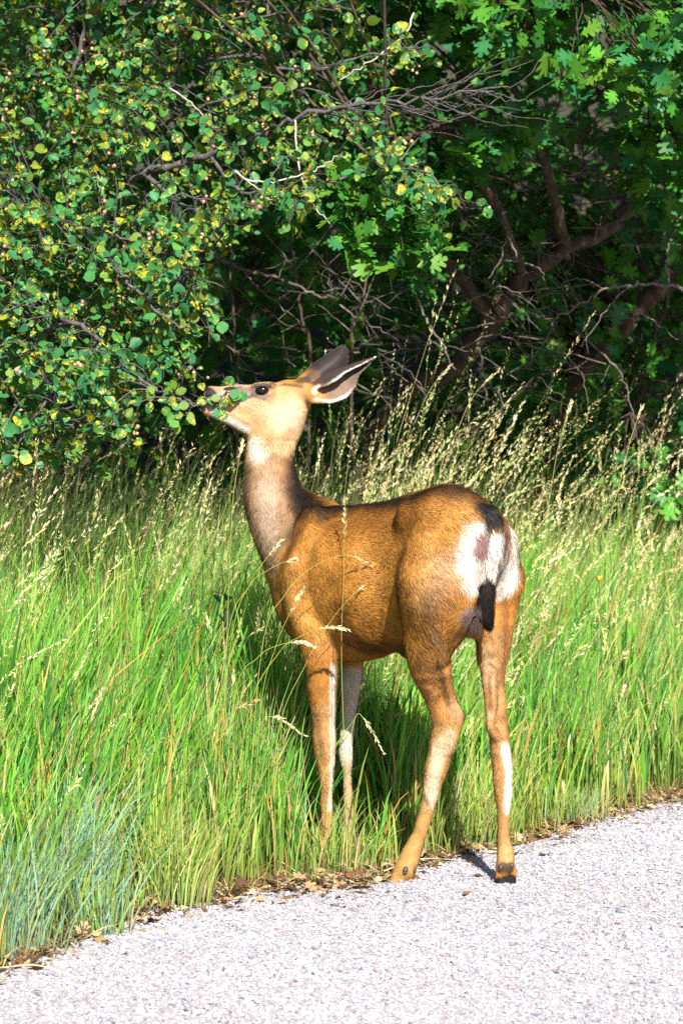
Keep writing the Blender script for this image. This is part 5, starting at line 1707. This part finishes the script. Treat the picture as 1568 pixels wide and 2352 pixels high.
cc = pick([(0.14, 0.075, 0.035), (0.28, 0.19, 0.09), (0.06, 0.032, 0.02), (0.44, 0.36, 0.21)], [0.35, 0.25, 0.27, 0.13], n, r)
add('leaf_litter', tri_mesh('leaf_litter', V, F, litter_m, colors=np.repeat(cc, 4, axis=0)), kind='stuff', label='crumbled brown leaf litter and straw along the road edge', cat='litter')

# dry straws lying out onto the gravel
for q, (pts, lab) in enumerate([
        ([(560, 1985), (640, 2005), (705, 2032)], 'long bleached straw lying at the grass edge left of the forelegs'),
        ([(395, 2080), (470, 2030), (540, 1985)], 'stiff dry straw leaning out of the yellow-green tuft'),
        ([(880, 2012), (960, 2000), (1050, 1985)], 'dry straw lying on the gravel between the hind hooves'),
        ([(0, 2236), (90, 2250), (190, 2262)], 'thin straw lying on the gravel under the blue-green tuft'),
        ([(1370, 1850), (1420, 1825), (1450, 1808)], 'pale straw sticking out over the leaf litter right of the deer')]):
    P = np.array([G(u, v) for u, v in pts])
    P[:, 2] = [0.012, 0.03, 0.012] if q in (0, 2, 3) else [0.01, 0.05, 0.12]
    V, F = tube(catmull(P, 6), np.linspace(0.0022, 0.001, 13), 5)
    add('straw', mesh_from('straw', V, F.ravel(), np.full(len(F), 4), litter_m, colors=np.tile(np.array([0.58, 0.47, 0.28]), (len(V), 1))), label=lab, cat='straw', group='dry straws at the road edge')

# stones
rock_m, nt, out = new_mat('field_stone')
tc = N(nt, 'ShaderNodeTexCoord')
n1 = N(nt, 'ShaderNodeTexNoise', i_Scale=40.0, i_Detail=6.0)
nt.links.new(tc.outputs['Object'], n1.inputs['Vector'])
bs = N(nt, 'ShaderNodeBsdfPrincipled', i_Roughness=0.85)
nt.links.new(ramp(nt, n1.outputs[0], [(0.35, (0.16, 0.15, 0.14)), (0.5, (0.36, 0.34, 0.32)), (0.65, (0.48, 0.46, 0.44))]), bs.inputs['Base Color'])
nt.links.new(bs.outputs[0], out.inputs[0])
red_m, nt, out = new_mat('red_stone')
bs = N(nt, 'ShaderNodeBsdfPrincipled', i_Roughness=0.8)
n1 = N(nt, 'ShaderNodeTexNoise', i_Scale=200.0)
nt.links.new(ramp(nt, n1.outputs[0], [(0.35, (0.26, 0.13, 0.115)), (0.65, (0.40, 0.24, 0.21))]), bs.inputs['Base Color'])
nt.links.new(bs.outputs[0], out.inputs[0])


def stone(u, v, s, mat, lab, seed):
    q = BALL_V.copy()
    q *= (0.75 + 0.5 * noise1(q + seed * 3.1, 1.6, seed))[:, None]
    q = np.round(q * 5) / 5 * 0.35 + q * 0.65
    o = add('stone', tri_mesh('stone', q * np.array(s), BALL_F, mat, smooth=True), label=lab, cat='stone')
    p = G(u, v)
    o.location = (p[0], p[1], s[2] * 0.35)


stone(300, 2040, (0.055, 0.04, 0.045), rock_m, 'grey speckled stone half hidden at the foot of the grass', 1)
stone(1395, 3768 * 0.5742 - 0, (0.011, 0.008, 0.006), red_m, 'reddish pebble lying alone on the pale gravel', 2)
stone(400, 2137, (0.012, 0.010, 0.008), rock_m, 'dark pebble on the gravel below the yellow-green tuft', 3)

# yellow flower in the grass right of the deer, dark round leaves in the grass left of it
yel_m, nt, out = new_mat('yellow_petal')
bs = N(nt, 'ShaderNodeBsdfPrincipled', i_Roughness=0.6)
bs.inputs['Base Color'].default_value = (0.75, 0.55, 0.02, 1)
nt.links.new(bs.outputs[0], out.inputs[0])
fb = W(1375, 1338, 7.6)
b0 = np.array([fb[0], fb[1], 0.0])
fl = empty_root('yellow_flower', b0, 'small yellow flower half hidden in the grass right of the deer', 'flower')
C = catmull(np.array([b0, b0 + [0.01, 0, 0.4], fb]), 5)
V, F = tube(C - b0, 0.0015, 4)
add('stem', mesh_from('flower_stem', V, F.ravel(), np.full(len(F), 4), grass_m, colors=np.tile(np.array([0.10, 0.24, 0.04]), (len(V), 1))), parent=fl)
pm = tri_mesh('petal', np.array([(0, 0, 0), (0.006, 0.010, 0.002), (0, 0.022, 0.001), (-0.006, 0.010, 0.002)]), np.array([(0, 1, 2), (0, 2, 3)]), yel_m)
for q in range(9):
    o = add('petal', pm, parent=fl)
    o.location = fb - b0
    o.rotation_euler = (0.9 + 0.3 * math.sin(q), 0.2, q * 2 * math.pi / 9)
sb = W(520, 1395, 7.1)
b0 = np.array([sb[0], sb[1], 0.0])
sd = empty_root('seedling', b0, 'seedling with a few dark blue-green round leaves in the grass left of the deer', 'seedling')
C = catmull(np.array([b0, b0 + [0.005, 0, 0.35], sb]), 5)
V, F = tube(C - b0, 0.0018, 4)
add('stem', mesh_from('seedling_stem', V, F.ravel(), np.full(len(F), 4), dark_bark), parent=sd)
lm = tri_mesh('seedling_leaf', RL_V, RL_T, oak_leaf_m, colors=np.tile(np.array([0.012, 0.10, 0.065]), (len(RL_V), 1)), uvs=RL_V[:, :2])
for q in range(4):
    o = add('leaf', lm, parent=sd)
    o.location = sb - b0 + np.array([r.normal(0, 0.022), r.normal(-0.02, 0.02), r.normal(-0.02, 0.03)])
    o.scale = (r.uniform(0.022, 0.032),) * 3
    o.rotation_euler = (1.0 + r.normal(0, 0.3), r.normal(0, 0.4), r.uniform(0, 6))
